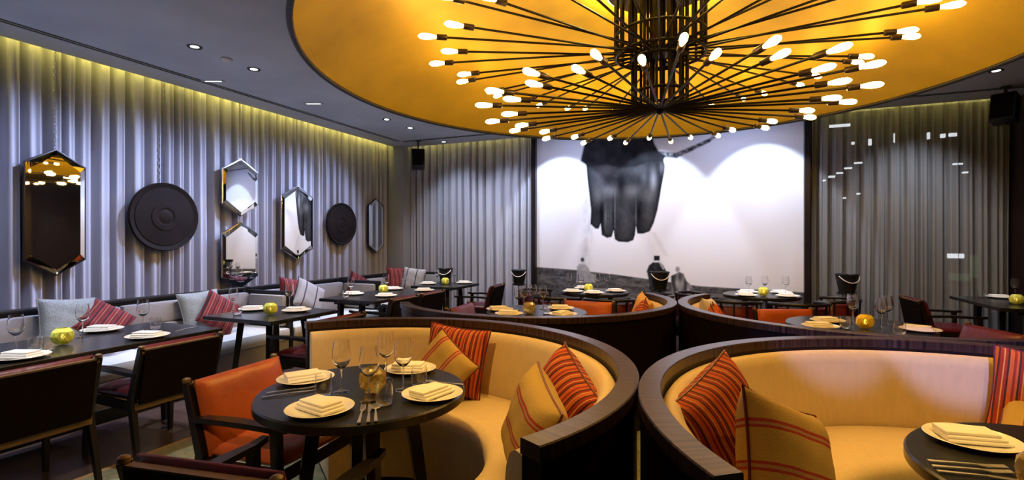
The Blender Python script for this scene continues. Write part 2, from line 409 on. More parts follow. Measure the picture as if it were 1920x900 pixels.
for x, y, wd, ht in [(1828, 500, .10, .4), (1800, 520, .3, .12)]:
    p = PY(x, y, 11.2); G().box((p.x - 3.0, 0.03, p.z + 0.1), (wd, 0.05, ht), 0.01).obj('green_glow_reflection', 'reflection_glow_green', refl)

# ================================================================== MURAL
MX0, MX1, MZ0, MZ1, MY = -2.84, 1.02, 0.22, 3.12, 7.90
def mural():
    nx, nz = 470, 330
    X = np.linspace(MX0, MX1, nx); Z = np.linspace(MZ0, MZ1, nz); XX, ZZ = np.meshgrid(X, Z)
    lat = cy_ * XX + sy_ * MY; d = -sy_ * XX + cy_ * MY
    px = CX + F * lat / d; py = CY - F * (ZZ - Z0) / d          # the print is drawn in this frame, then lies on the wall
    rng = np.random.default_rng(4)
    def vnoise(sx, sy, seed):
        r = np.random.default_rng(seed).random((64, 64)); u = px / sx; v = py / sy
        iu, iv = np.floor(u).astype(int), np.floor(v).astype(int); fu, fv = u - iu, v - iv
        fu = fu * fu * (3 - 2 * fu); fv = fv * fv * (3 - 2 * fv)
        q = lambda a, b: r[a % 64, b % 64]
        return (q(iu, iv) * (1 - fu) + q(iu + 1, iv) * fu) * (1 - fv) + (q(iu, iv + 1) * (1 - fu) + q(iu + 1, iv + 1) * fu) * fv
    def sd_poly(P_):
        d2 = np.full(px.shape, 1e9); inside = np.zeros(px.shape, bool); k = len(P_)
        for i in range(k):
            (ax, ay), (bx, by) = P_[i], P_[(i + 1) % k]; ex, ey = bx - ax, by - ay
            t = np.clip(((px - ax) * ex + (py - ay) * ey) / (ex * ex + ey * ey + 1e-9), 0, 1)
            d2 = np.minimum(d2, (px - ax - t * ex) ** 2 + (py - ay - t * ey) ** 2)
            c = ((ay > py) != (by > py)) & (px < (bx - ax) * (py - ay) / (by - ay + 1e-12) + ax); inside ^= c
        dd = np.sqrt(d2); return np.where(inside, -dd, dd)
    def mask(sd, s=1.2): return np.clip(0.5 - sd / (2 * s), 0, 1)
    def seg(ax, ay, bx, by, wd, s=1.5):
        ex, ey = bx - ax, by - ay; t = np.clip(((px - ax) * ex + (py - ay) * ey) / (ex * ex + ey * ey), 0, 1)
        return mask(np.hypot(px - ax - t * ex, py - ay - t * ey) - wd, s)
    def blob(x, y, rx, ry): return np.exp(-((px - x) / rx) ** 2 - ((py - y) / ry) ** 2)
    img = 0.80 - 0.05 * vnoise(60, 60, 1)
    mix = lambda m, v: img * (1 - m) + v * m
    Z1 = lambda L: [(1000 + a / 2.433, 230 + b / 2.433) for a, b in L]
    # spray falling left of the fist
    sp = np.exp(-((px - (1098 + 4 * np.sin(py / 30.0))) / (4 + (py - 330) / 22.0).clip(3, 14)) ** 2) * np.clip((py - 335) / 60, 0, 1)
    img = mix(0.55 * sp * (0.3 + 0.7 * vnoise(5, 9, 2)), 0.33)
    sp = np.exp(-((px - (1222 + (py - 430) * 0.55)) / 5) ** 2) * ((py > 435) & (py < 480)); img = mix(0.25 * sp, 0.4)
    # sea wall and ground
    top = np.interp(px, [1000, 1078, 1152, 1214, 1312, 1520], [499, 505, 513.5, 522, 535.5, 548])
    gm = np.clip((py - top) / 2, 0, 1)
    img = mix(gm, 0.025 + 0.13 * vnoise(26, 4, 5) * vnoise(9, 3, 6) + 0.06 * vnoise(4, 2.5, 8))
    # sleeve and rope
    sl = sd_poly(Z1([(215, 175), (232, 100), (242, 30), (535, 30), (552, 95), (575, 135), (604, 150), (592, 175), (520, 178), (470, 200), (400, 205), (330, 190), (245, 196)]))
    # fist
    fs_ = sd_poly(Z1([(240, 175), (246, 250), (256, 330), (263, 400), (260, 462), (283, 484), (298, 484), (307, 462), (312, 512), (336, 526), (358, 521), (366, 492), (372, 532), (388, 543), (430, 546), (456, 536), (464, 512), (468, 474), (474, 506), (500, 507), (531, 496), (550, 456), (566, 400), (577, 340), (587, 280), (598, 222), (600, 196), (590, 160), (400, 150)]))
    fx, fy = (px - 1000) * 2.433, (py - 230) * 2.433
    def zb(x, y, rx, ry): return np.exp(-((fx - x) / rx) ** 2 - ((fy - y) / ry) ** 2)
    sk = 0.045 + 0.03 * vnoise(12, 12, 9) + 0.025 * vnoise(3, 5, 10)
    sk += 0.15 * zb(345, 215, 60, 30) + 0.12 * zb(480, 215, 50, 35) + 0.15 * zb(355, 312, 46, 30) + 0.15 * zb(450, 312, 44, 34) + 0.10 * zb(290, 330, 26, 40) + 0.10 * zb(525, 335, 26, 40)
    sk += 0.32 * zb(548, 262, 16, 50) + 0.22 * zb(590, 205, 14, 32) + 0.10 * zb(300, 260, 40, 60) + 0.10 * zb(505, 250, 14, 30)
    sk += 0.05 * zb(345, 430, 22, 70) + 0.06 * zb(420, 440, 28, 80) + 0.05 * zb(525, 420, 22, 70) + 0.10 * zb(328, 430, 5, 50) + 0.12 * zb(372, 420, 3, 90) + 0.14 * zb(468, 430, 4, 60)
    sk *= 1 - 0.75 * zb(312, 420, 9, 60); sk *= 1 - 0.6 * zb(482, 420, 12, 60); sk *= 1 - 0.5 * zb(365, 430, 5, 80)
    sk *= 1 - 0.6 * zb(400, 290, 18, 60)
    sk *= 0.55 + 0.45 * np.clip(-fs_ / 7, 0, 1)
    img = mix(mask(fs_), 0.95 * np.clip(sk, 0, 1) ** 1.4)
    img = mix(mask(sl, 2), 0.012 + 0.02 * vnoise(10, 10, 12))
    for a, b, wd in (((560, 142), (650, 150), 13), ((650, 150), (722, 118), 11), ((722, 118), (800, 82), 9), ((800, 82), (870, 30), 7)):
        (ax, ay), (bx, by) = Z1([a, b]); img = mix(seg(ax, ay, bx, by, wd / 2.433) * (0.55 + 0.45 * vnoise(4, 4, 14)), 0.02)
    # figures
    Z2 = lambda L: [(1000 + a / 6.0, 460 + b / 6.0) for a, b in L]
    b1 = sd_poly(Z2([(490, 330), (490, 240), (520, 205), (590, 215), (625, 260), (645, 310), (690, 330), (700, 420), (480, 420)]))
    img = mix(mask(b1) * 0.92, 0.26 + 0.12 * vnoise(5, 5, 20)); img = mix(mask(np.hypot((px - 1092) / 0.8, py - 487) - 4.2), 0.06)
    b2 = sd_poly(Z2([(1275, 290), (1300, 225), (1345, 190), (1430, 190), (1465, 230), (1500, 300), (1510, 330), (1500, 440), (1470, 560), (1320, 560), (1300, 400), (1285, 330)]))
    img = mix(mask(b2), 0.008 + 0.03 * vnoise(4, 4, 21)); img = mix(seg(1236, 490, 1244, 504, 0.9), 0.6)
    img = mix(mask(np.maximum(np.abs(px - 1231.5) - 5.5, np.abs(py - 484) - 4.6)), 0.015); img = mix(seg(1227, 490.5, 1236, 490.5, 1.0), 0.65)
    b3 = sd_poly(Z2([(1550, 400), (1555, 340), (1600, 320), (1640, 295), (1690, 320), (1725, 400), (1790, 460), (1840, 560), (1850, 640), (1560, 640)]))
    img = mix(mask(b3), 0.05 + 0.40 * vnoise(5, 14, 23) ** 2); img = mix(mask(np.hypot(px - 1270.5, (py - 505) / 1.3) - 4.0), 0.28)
    img = mix(seg(1261, 520, 1268, 556, 3.0) * 0.9, 0.03)
    img = np.clip(img, 0.005, 0.9)
    me = bpy.data.meshes.new('print')
    idx = np.arange(nx * nz).reshape(nz, nx)
    q = np.stack([idx[:-1, :-1], idx[:-1, 1:], idx[1:, 1:], idx[1:, :-1]], -1).reshape(-1, 4)
    v = np.stack([XX, np.full_like(XX, MY), ZZ], -1).reshape(-1, 3)
    me.from_pydata(v.tolist(), [], q.tolist()); me.update()
    ca = me.color_attributes.new('print', 'FLOAT_COLOR', 'POINT')
    g_ = img.reshape(-1); rgba = np.stack([g_ * 0.98, g_ * 0.99, np.minimum(g_ * 1.05 + 0.002, 1), np.ones_like(g_)], -1)
    ca.data.foreach_set('color', rgba.reshape(-1).astype(np.float32))
    m = mat('mural_print', (0.8, 0.8, 0.8), 0.85, spec=0.04); nt = m.node_tree
    at = nt.nodes.new('ShaderNodeVertexColor'); at.layer_name = 'print'
    nt.links.new(at.outputs['Color'], nt.nodes['Principled BSDF'].inputs['Base Color'])
    me.materials.append(m)
    root = thing('mural', 'large black and white mural of a giant fist above small figures, in a black frame', 'mural', ((MX0 + MX1) / 2, MY, 0))
    o = mk('print', me, root, (-(MX0 + MX1) / 2, -MY, 0))
    ox = -(MX0 + MX1) / 2
    G().box((0, 0.06, (MZ0 + MZ1) / 2), (MX1 - MX0, 0.10, MZ1 - MZ0)).obj('backing', 'black', root)
    for sx in (-1, 1):
        G().box((sx * ((MX1 - MX0) / 2 + 0.035), 0.0, 1.66), (0.075, 0.16, 3.3), 0.006).obj('frame_side', 'dark_wood', root)
    G().box((0, 0.0, 3.16), (MX1 - MX0, 0.14, 0.07), 0.006).obj('frame_top', 'dark_wood', root)
    G().box((0, 0.0, 0.18), (MX1 - MX0, 0.16, 0.08), 0.006).obj('frame_bottom', 'dark_wood', root)
mural()

# ================================================================== GOLD DISH AND CHANDELIER
def dish():
    root = thing('gold_dish', 'huge round gold ceiling dish above the chandelier', 'ceiling dish', (*DISH_C, DISH_Z))
    prof = []; H = 0.70
    for i in range(33):
        r = DISH_R * (1 - i / 32.0); prof.append((max(r, 0.001), H * (1 - (r / DISH_R) ** 2.6)))
    prof += [(0.001, H + 0.03)]
    for i in range(33):
        r = DISH_R * i / 32.0; prof.append((max(r, 0.001), H * (1 - (r / DISH_R) ** 2.6) + 0.03))
    G().lathe(prof, 128, cap=False).obj('shell', 'gold_dish', root, 40)
    G().tube([(DISH_R * math.cos(2 * PI * i / 128), DISH_R * math.sin(2 * PI * i / 128), 0) for i in range(128)], 0.020, 8, True).obj('rim', 'black', root, 60)
dish()

def chandelier():
    t = 0.75; c = room(1.516 * t, 5.2 * t, 0); zl = Z0 + 1.345 * t; zu = Z0 + 1.92 * t
    root = thing('chandelier', 'giant black starburst chandelier with glowing filament bulbs on radial rods', 'chandelier', (c.x, c.y, 0))
    # prototypes
    L = 0.125
    bulb_me = G().lathe([(0.010, 0.0), (0.012, 0.014), (0.017, 0.040), (0.0210, 0.068), (0.0215, 0.090), (0.0190, 0.112), (0.011, 0.128), (0.003, 0.135)], 12).data('bulb', 'bulb', 60)
    sock_me = G().lathe([(0.010, -0.022), (0.0205, -0.016), (0.0205, 0.052), (0.0165, 0.056)], 10).data('socket', 'brass_dark', 50)
    def arm(z, az, r0, r1, tilt=0.0):
        e = mk('arm', None, root, (0, 0, z)); dirv = Vector((math.cos(az) , math.sin(az), tilt)).normalized()
        rl = r1 - 0.17
        a = G().tube([dirv * r0, dirv * rl], 0.0085, 6).obj('arm', 'black_metal', root, 60, (0, 0, z))
        bpy.data.objects.remove(e)
        q = dirv.to_track_quat('Z', 'Y').to_euler()
        s_ = mk('socket', sock_me, a, dirv * rl); s_.rotation_euler = q
        b_ = mk('bulb', bulb_me, a, dirv * (rl + 0.050)); b_.rotation_euler = q
    rnd = random.Random(5)
    nL, nU = 38, 40
    for i in range(nL):
        az = 2 * PI * (i + 0.3) / nL + YAW
        arm(zl, az, 0.03, (1.87 if i % 2 else 1.62) * t, rnd.uniform(-0.01, 0.01))
    for i in range(nU):
        az = 2 * PI * (i + 0.15) / nU + YAW
        arm(zu + (0.02 if i % 2 else -0.02), az, 0.10, (2.42 if i % 2 else 2.22) * t, rnd.uniform(-0.012, 0.012))
    # core: rings of vertical rods
    for n, rr, za, zb in ((22, 0.335, zu - 0.03, 3.36), (14, 0.205, zl + 0.02, 3.38), (7, 0.09, zl, 3.39)):
        for k in range(n):
            q = 2 * PI * (k + 0.5) / n
            G().tube([(rr * math.cos(q), rr * math.sin(q), za), (rr * math.cos(q), rr * math.sin(q), zb)], 0.011, 6).obj('core_rod', 'black_metal', root, 60)
    for rr, z in ((0.335, zu - 0.02), (0.335, zu + 0.13), (0.205, zl + 0.12), (0.205, zu - 0.05)):
        G().tube([(rr * math.cos(2 * PI * k / 32), rr * math.sin(2 * PI * k / 32), z) for k in range(32)], 0.012, 6, True).obj('core_ring', 'black_metal', root, 60)
    G().lathe([(0.002, -0.045), (0.022, -0.035), (0.034, -0.012), (0.034, 0.012), (0.022, 0.035), (0.002, 0.045)], 16, (0, 0, zl)).obj('hub', 'black_metal', root, 40)
    G().lathe([(0.12, -0.02), (0.14, -0.015), (0.14, 0.015), (0.12, 0.02)], 24, (0, 0, zu)).obj('hub', 'black_metal', root, 40)
    G().lathe([(0.38, 0.0), (0.40, 0.01), (0.40, 0.05), (0.38, 0.06)], 32, (0, 0, 3.33)).obj('canopy', 'black_metal', root, 40)
    G().lathe([(0.402, 0.0), (0.41, 0.004), (0.41, 0.026), (0.402, 0.03)], 32, (0, 0, 3.345)).obj('added_glow_band', 'dish_fill_glow', root, 40)  # glowing band added above the view to brighten the dish near the core
chandelier()

# ================================================================== CEILING FITTINGS
def downlight_proto():
    r = thing('downlight', '', 'downlight')
    G().lathe([(0.036, -0.001), (0.058, -0.004), (0.062, 0.0), (0.062, 0.004), (0.036, 0.004)], 24, close=True, cap=False).obj('trim_ring', 'black', r, 40)
    G().lathe([(0.001, 0.0), (0.034, 0.0), (0.034, 0.004), (0.001, 0.004)], 20).obj('lens', 'downlight_lens', r, 40)
    return Proto(r)
dl = downlight_proto()
for (x, y), lb in zip([(365, 88), (476, 130), (725, 224), (769, 240), (832, 266), (1868, 133)],
                      ['round recessed downlight nearest the camera, left of the gold dish', 'round recessed downlight second from the camera, left of the gold dish',
                       'round recessed downlight above the far left tables, nearer of the pair', 'round recessed downlight above the far left tables, farther of the pair',
                       'round recessed downlight close to the left corner speaker', 'round recessed downlight close to the right speaker']):
    dl.put(P(x, y, CEIL - 0.002), 0, lb, 'recessed ceiling downlights')
# narrow lit slots (adjustable lamps seen edge on) and a smoke detector
sl = thing('slot_light', '', 'downlight')
G().box((0, 0, 0), (0.24, 0.05, 0.008), 0.003).obj('housing', 'plaster_ceiling', sl); G().box((0, 0, -0.003), (0.17, 0.020, 0.006), 0.002).obj('lens', 'slot_lens', sl)
sl = Proto(sl)
sl.put(P(400, 152, CEIL - 0.004), YAW, 'narrow lit slot lamp in the ceiling beside the dark groove', 'slot lamps in the ceiling')
sl.put(P(588, 194, CEIL - 0.004), YAW, 'narrow lit slot lamp in the ceiling farther along, nearer the gold dish', 'slot lamps in the ceiling')
sd_ = thing('smoke_detector', 'small pale round smoke detector between the two nearest downlights', 'smoke detector', P(425, 111, CEIL - 0.004))
G().lathe([(0.045, 0.003), (0.045, -0.004), (0.036, -0.016), (0.001, -0.018)], 20).obj('cover', 'china', sd_, 40)
G().lathe([(0.052, 0.003), (0.052, -0.003), (0.001, -0.003)], 20).obj('base_ring', 'plaster', sd_, 40)

def speaker(loc, rotz, label, s=1.0):
    r = thing('speaker', label, 'speaker', loc, rotz)
    rot = Matrix.Rotation(R_(-14), 3, 'X')
    G().box((0, 0, 0), (0.22 * s, 0.19 * s, 0.32 * s), 0.015, rot).obj('cabinet', 'black', r, 40)
    G().box(rot @ Vector((0, -0.098 * s, 0)), (0.19 * s, 0.010, 0.28 * s), 0.004, rot).obj('grille', 'leather_dark', r)
    G().bar((0, 0.03, 0.12 * s), (0, 0.03, CEIL - loc[2]), 0.025, 0.025).obj('bracket', 'black', r)
    G().lathe([(0.05, -0.015), (0.05, 0.0)], 16, (0, 0.03, CEIL - loc[2])).obj('ceiling_plate', 'black', r, 40)
p = PY(784, 299, 7.35); speaker(p, R_(35), 'black speaker hanging from the ceiling in the left corner')
p = PX(1884, 204, 2.88); speaker(p, R_(-35), 'black speaker hanging from the ceiling at the right edge', 0.98)

# ================================================================== MIRRORS AND GONGS ON THE LEFT WALL
WX = -5.56
def chain(root, z0, z1):
    g = G(); n = max(2, int((z1 - z0) / 0.034)); st = (z1 - z0) / n
    for i in range(n):
        zc = z0 + st * (i + 0.5); pts = []
        for k in range(8):
            q = 2 * PI * k / 8; a, b = 0.009 * math.cos(q), (st * 0.5 + 0.004) * math.sin(q)
            pts.append((a, 0, zc + b) if i % 2 else (0, a, zc + b))
        g.tube(pts, 0.0032, 4, True)
    o = g.obj('chain', 'chain_metal', root, 60); return o
def hex_mirror(l, r, top, bot, st, label, chain_top=True, frame='silver', yaw=0.0):
    """l, r: x of the sides; top, bot: (x, y) of the points; st: y of the upper left shoulder"""
    A, B = PX(l, st, WX), PX(r, st, WX); T, Bo = PX(*top, WX), PX(*bot, WX)
    wd = B.y - A.y; yc = (A.y + B.y) / 2; zc = (T.z + Bo.z) / 2; h = T.z - Bo.z; sh = wd * 0.30
    root = thing('hexagonal_mirror', label, 'mirror', (WX + 0.03 * (yaw != 0), yc, zc), R_(yaw), 'hanging hexagonal mirrors on the left curtain')
    def outline(k, x):
        w2, h2, s2 = wd / 2 - k, h / 2 - k * 1.15, sh
        return [(x, -w2, -h2 + s2), (x, 0, -h2), (x, w2, -h2 + s2), (x, w2, h2 - s2), (x, 0, h2), (x, -w2, h2 - s2)]
    def ring(o1, o2):
        return o1 + o2, [(i, (i + 1) % 6, 6 + (i + 1) % 6, 6 + i) for i in range(6)]
    g = G(); g.add(*ring(outline(0, 0.0), outline(0, 0.024))); g.add(*ring(outline(0, 0.024), outline(0.010, 0.026))); g.add(outline(0, 0), [tuple(range(6))]); g.obj('frame', frame, root)
    bw = min(0.045, wd * 0.10)
    for i in range(6):
        a, b = outline(0.010, 0.0255), outline(bw, 0.029); j = (i + 1) % 6
        G().add([a[i], a[j], b[j], b[i]], [(0, 1, 2, 3)]).obj('bevel', 'mirror', root)
    G().add(outline(bw, 0.029), [tuple(range(6))]).obj('glass', 'mirror', root)
    if chain_top: chain(root, h / 2, CEIL + 0.2 - zc)
    else: chain(root, h / 2, h / 2 + 0.06)
    return root
hex_mirror(42, 158, (98, 279), (103, 517), 305, 'largest hexagonal mirror, nearest the camera, reflecting the dark room', frame='dark_wood')
hex_mirror(413, 477, (445, 298), (445, 406), 318, 'upper of the two small hexagonal mirrors hung one above the other', yaw=-4.5)
hex_mirror(413, 477, (446, 416), (446, 540), 440, 'lower of the two small hexagonal mirrors hung one above the other', False, yaw=-4.5)
hex_mirror(526, 579, (553, 348), (553, 487), 365, 'bright tall hexagonal mirror between the stacked mirrors and the smaller gong', yaw=-8)
hex_mirror(689, 718, (705, 372), (704, 474), 384, 'farthest narrow hexagonal mirror near the corner, reflecting grey', frame='dark_wood')
def gong(l, r, top, bot, cx, label):
    A, B = PX(l, 400, WX), PX(r, 400, WX); T, Bo = PX(cx, top, WX), PX(cx, bot, WX)
    rad = ((B.y - A.y) + (T.z - Bo.z)) / 4; root = thing('gong', label, 'gong', (WX, (A.y + B.y) / 2, (T.z + Bo.z) / 2), 0, 'round dark metal gongs on the left curtain')
    def lx(prof, n=64):
        g = G(); g.lathe(prof, n); g.v = [(z, x, y) for x, y, z in g.v]; return g
    lx([(rad, 0.0), (rad, 0.028), (rad * 0.985, 0.034), (rad * 0.86, 0.020), (rad * 0.84, 0.026), (rad * 0.42, 0.030), (rad * 0.40, 0.036), (rad * 0.26, 0.036), (rad * 0.24, 0.030)]).obj('disc', 'gong', root, 20)
    lx([(rad * 0.20, 0.029), (rad * 0.17, 0.034), (rad * 0.10, 0.038), (0.002, 0.040)], 32).obj('boss', 'gong', root, 40)
    chain(root, rad - 0.005, CEIL + 0.2 - root.location.z)
gong(237, 370, 344, 469, 304, 'large round dark gong between the largest mirror and the stacked mirrors')
gong(613, 664, 378, 462, 638, 'smaller round dark gong between the two far mirrors')

# ================================================================== WALL BENCHES
def bench(label, y0, y1, ret=True, xb=-5.05, xf=-4.42, top=0.85):
    root = thing('banquette', label, 'bench', ((xb + xf) / 2, (y0 + y1) / 2, 0), 0, 'upholstered benches along the left wall')
    ox, oy = -(xb + xf) / 2, -(y0 + y1) / 2; L = y1 - y0; yc = 0
    def b(c, s, bev): return G().box((c[0] + ox, c[1] + oy, c[2]), s, bev)
    my = (y0 + y1) / 2
    b(((xb + xf) / 2 + 0.03, my, 0.05), (xf - xb - 0.1, L, 0.10), 0).obj('plinth', 'black', root)
    b(((xb + xf) / 2, my, 0.215), (xf - xb, L, 0.23), 0.01).obj('front_panel', 'bench_front', root)
    n = max(1, round(L / 1.4))
    for i in range(n):
        yy = y0 + L * (i + 0.5) / n
        b(((xb + xf) / 2 + 0.02, yy, 0.39), (xf - xb + 0.02, L / n - 0.01, 0.13), 0.03).obj('seat_cushion', 'bench_seat', root, 40)
        b((xb + 0.02, yy, 0.535), (0.12, L / n - 0.012, 0.17), 0.04).obj('lower_back_cushion', 'bench_fabric', root, 40)
        b((xb - 0.01, yy, 0.72), (0.10, L / n - 0.012, 0.20), 0.03).obj('upper_back_cushion', 'bench_fabric', root, 40)
    b((xb - 0.09, my, top / 2), (0.06, L, top), 0.004).obj('back_panel', 'black', root)
    b((xb - 0.07, my, top + 0.012), (0.10, L, 0.024), 0.006).obj('top_rail', 'black', root)
    if ret:
        b(((xb + xf) / 2, y1 + 0.02, top / 2), (xf - xb + 0.05, 0.035, top), 0.006).obj('end_panel', 'black', root)
        b(((xb + xf) / 2 + 0.02, y1 - 0.03, 0.64), (xf - xb - 0.10, 0.06, 0.34), 0.025).obj('end_cushion', 'bench_fabric', root, 40)
    return root
bench('grey upholstered bench behind the two tables nearest the camera', 0.2, 4.22)
bench('grey upholstered bench compartment behind the long middle table', 4.27, 5.78)
bench('grey upholstered bench compartment in the far left corner', 5.83, 7.25, False)
rb = thing('banquette', 'short grey bench against the back curtain in the far left corner', 'bench', (-4.75, 7.45, 0), 0, 'upholstered benches along the left wall')
G().box((0, 0, 0.215), (0.7, 0.36, 0.43), 0.02).obj('seat_cushion', 'bench_seat', rb, 40)
G().box((0, 0.14, 0.64), (0.7, 0.10, 0.36), 0.03).obj('back_cushion', 'bench_fabric', rb, 40)
G().box((0, 0.21, 0.43), (0.72, 0.03, 0.86), 0.004).obj('back_panel', 'black', rb)

# ================================================================== BOOTHS
def booth(label, c, R, a0, a1):
    root = thing('curved_booth', label, 'booth', (c[0], c[1], 0), 0, 'round booths grouped in the middle of the room')
    n = 64; span = a1 - a0
    # outer shell in panels
    k = 6
    for i in range(k):
        b0, b1 = a0 + span * i / k + 0.10, a0 + span * (i + 1) / k - 0.10
        G().arc([(R - 0.055, 0.02), (R - 0.008, 0.02), (R - 0.008, 0.84), (R - 0.055, 0.84)], b0, b1, 14).obj('shell_panel', 'booth_wood', root, 40)
    G().arc([(R - 0.082, 0.835), (R, 0.835), (R, 0.876), (R - 0.004, 0.88), (R - 0.078, 0.88), (R - 0.082, 0.876)], a0 - 0.3, a1 + 0.3, 96).obj('top_rail', 'rail_wood', root, 40)
    G().arc([(R - 0.082, 0.755), (R - 0.057, 0.755), (R - 0.057, 0.835), (R - 0.082, 0.835)], a0, a1, 64).obj('inner_trim', 'booth_wood', root, 40)
    for a in (a0, a1):
        d = 0.9 if a == a0 else -0.9
        G().arc([(R - 0.082, 0.010), (R - 0.002, 0.010), (R - 0.002, 0.835), (R - 0.082, 0.835)], min(a, a + d), max(a, a + d), 2).obj('end_post', 'booth_wood', root, 30)
    back = [(R - 0.085, 0.42), (R - 0.085, 0.80), (R - 0.10, 0.822), (R - 0.125, 0.826), (R - 0.148, 0.812), (R - 0.165, 0.77), (R - 0.185, 0.62), (R - 0.208, 0.455), (R - 0.20, 0.42)]
    G().arc(back, a0 + 0.6, a1 - 0.6, n).obj('backrest', 'booth_fabric', root, 50)
    ri = max(0.60, R - 0.68)
    seat = [(R - 0.222, 0.32), (R - 0.222, 0.446), (R - 0.232, 0.455), (ri + 0.06, 0.455), (ri + 0.018, 0.444), (ri, 0.415), (ri, 0.355), (ri + 0.02, 0.322)]
    G().arc(seat, a0 + 1.5, a1 - 1.5, n).obj('seat', 'booth_fabric', root, 50)
    G().arc([(R - 0.10, 0.05), (R - 0.10, 0.32), (ri + 0.03, 0.32), (ri + 0.03, 0.05)], a0 + 1.8, a1 - 1.8, n).obj('skirt', 'booth_fabric', root, 50)
    return root
BL1, BR1, BL2, BR2 = ((-1.55, 1.85), 1.26), ((1.062, 2.07), 1.36), ((-1.62, 4.50), 1.26), ((0.985, 4.795), 1.355)
booth('beige round booth around the near round table, left of centre', *BL1, -28, 144)
booth('beige round booth at the near right with lavender light on its back', *BR1, 30, 217)
booth('dark backed round booth behind the near left booth', *BL2, -141, 42)
booth('dark backed round booth behind the near right booth', *BR2, 150, 330)

# ================================================================== TABLES
def leg_table(root, spots, top_z, r=0.045, splay=0.06):
    for x, y in spots:
        l = math.hypot(x, y); ux, uy = x / l, y / l
        G().bar((x, y, top_z), (x + ux * splay, y + uy * splay, 0.0), r, r, r * 0.72, r * 0.72, side=(-uy, ux, 0)).obj('leg', 'dark_wood', root)
def round_table(label, c, rad, rot=0):
    t = thing('round_table', label, 'table', (c[0], c[1], 0.0), 0, 'black round dining tables')
    G().lathe([(rad - 0.05, 0.705), (rad - 0.008, 0.708), (rad, 0.714), (rad, 0.743), (rad - 0.006, 0.75), (0.001, 0.75)], 72).obj('table_top', 'table_black', t, 30)
    k = rad * 0.44; sp = [(k * math.cos(q), k * math.sin(q)) for q in [R_(20 + rot + 90 * i) for i in range(4)]]
    leg_table(t, sp, 0.71, 0.060, 0.10)
    m = 1 + 0.075 / k
    for i in (0, 1):
        a, b = sp[i], sp[i + 2]
        G().bar((a[0] * m, a[1] * m, 0.20), (b[0] * m, b[1] * m, 0.20), 0.035, 0.05).obj('stretcher', 'dark_wood', t)
    G().lathe([(0.10, 0.685), (k + 0.05, 0.69), (k + 0.05, 0.71), (0.10, 0.71)], 32).obj('apron', 'dark_wood', t, 40)
    return t
def rect_table(label, x0, x1, y0, y1):
    cx, cy = (x0 + x1) / 2, (y0 + y1) / 2; w_, l_ = x1 - x0, y1 - y0
    t = thing('dining_table', label, 'table', (cx, cy, 0), 0, 'black rectangular dining tables')
    G().box((0, 0, 0.732), (w_, l_, 0.036), 0.005).obj('table_top', 'table_black', t)
    ys = l_ / 2 - (0.09 if l_ > 1 else 0.20)
    sp = [(sx * (w_ / 2 - 0.24), sy * ys) for sx in (-1, 1) for sy in (-1, 1)]
    leg_table(t, sp, 0.715, 0.055, 0.03 if l_ > 1 else 0.085)
    for sy in (-1, 1): G().bar((-(w_ / 2 - 0.16), sy * ys * 1.05, 0.24), (w_ / 2 - 0.16, sy * ys * 1.05, 0.24), 0.03, 0.045, side=(0, 1, 0)).obj('stretcher', 'dark_wood', t)
    G().bar((0, -ys, 0.24), (0, ys, 0.24), 0.035, 0.04).obj('stretcher', 'dark_wood', t)
    for sy in (-1, 1): G().bar((-(w_ / 2 - 0.16), sy * ys, 0.70), (w_ / 2 - 0.16, sy * ys, 0.70), 0.05, 0.03, side=(0, 1, 0)).obj('bearer', 'dark_wood', t)
    return t
TB = {}
def rt(key, label, c, r, rot=0): round_table(label, c, r, rot); TB[key] = ('r', c, r)
def qt(key, label, *b): rect_table(label, *b); TB[key] = ('q', b)
rt('L1', 'black round table laid for four in the near left booth', (-1.49, 1.85), 0.452, 27)
rt('R1', 'black round table cut by the lower right corner of the picture', (1.0, 1.94), 0.46)
rt('L2', 'black round table inside the far left booth', (-1.62, 4.50), 0.47, 10)
rt('R2', 'black round table inside the far right booth', (0.98, 4.74), 0.50, 43)
rt('M1', 'black round table before the mural under the painted fist', (-1.55, 6.55), 0.44)
rt('M2', 'black round table before the bright right half of the mural', (0.44, 6.95), 0.44)
qt('T1', 'long black table at the left edge, nearest the camera', -4.32, -3.52, 1.0, 2.72)
qt('T2', 'small square black table second along the left bench', -4.24, -3.42, 3.08, 3.86)
qt('T3', 'long black table third along the left bench', -4.28, -3.50, 4.52, 5.98)
qt('T4', 'small black table in the far left corner', -4.22, -3.48, 6.28, 7.05)
qt('RT', 'black table against the dark wall at the right edge', 2.52, 3.22, 6.45, 7.66)

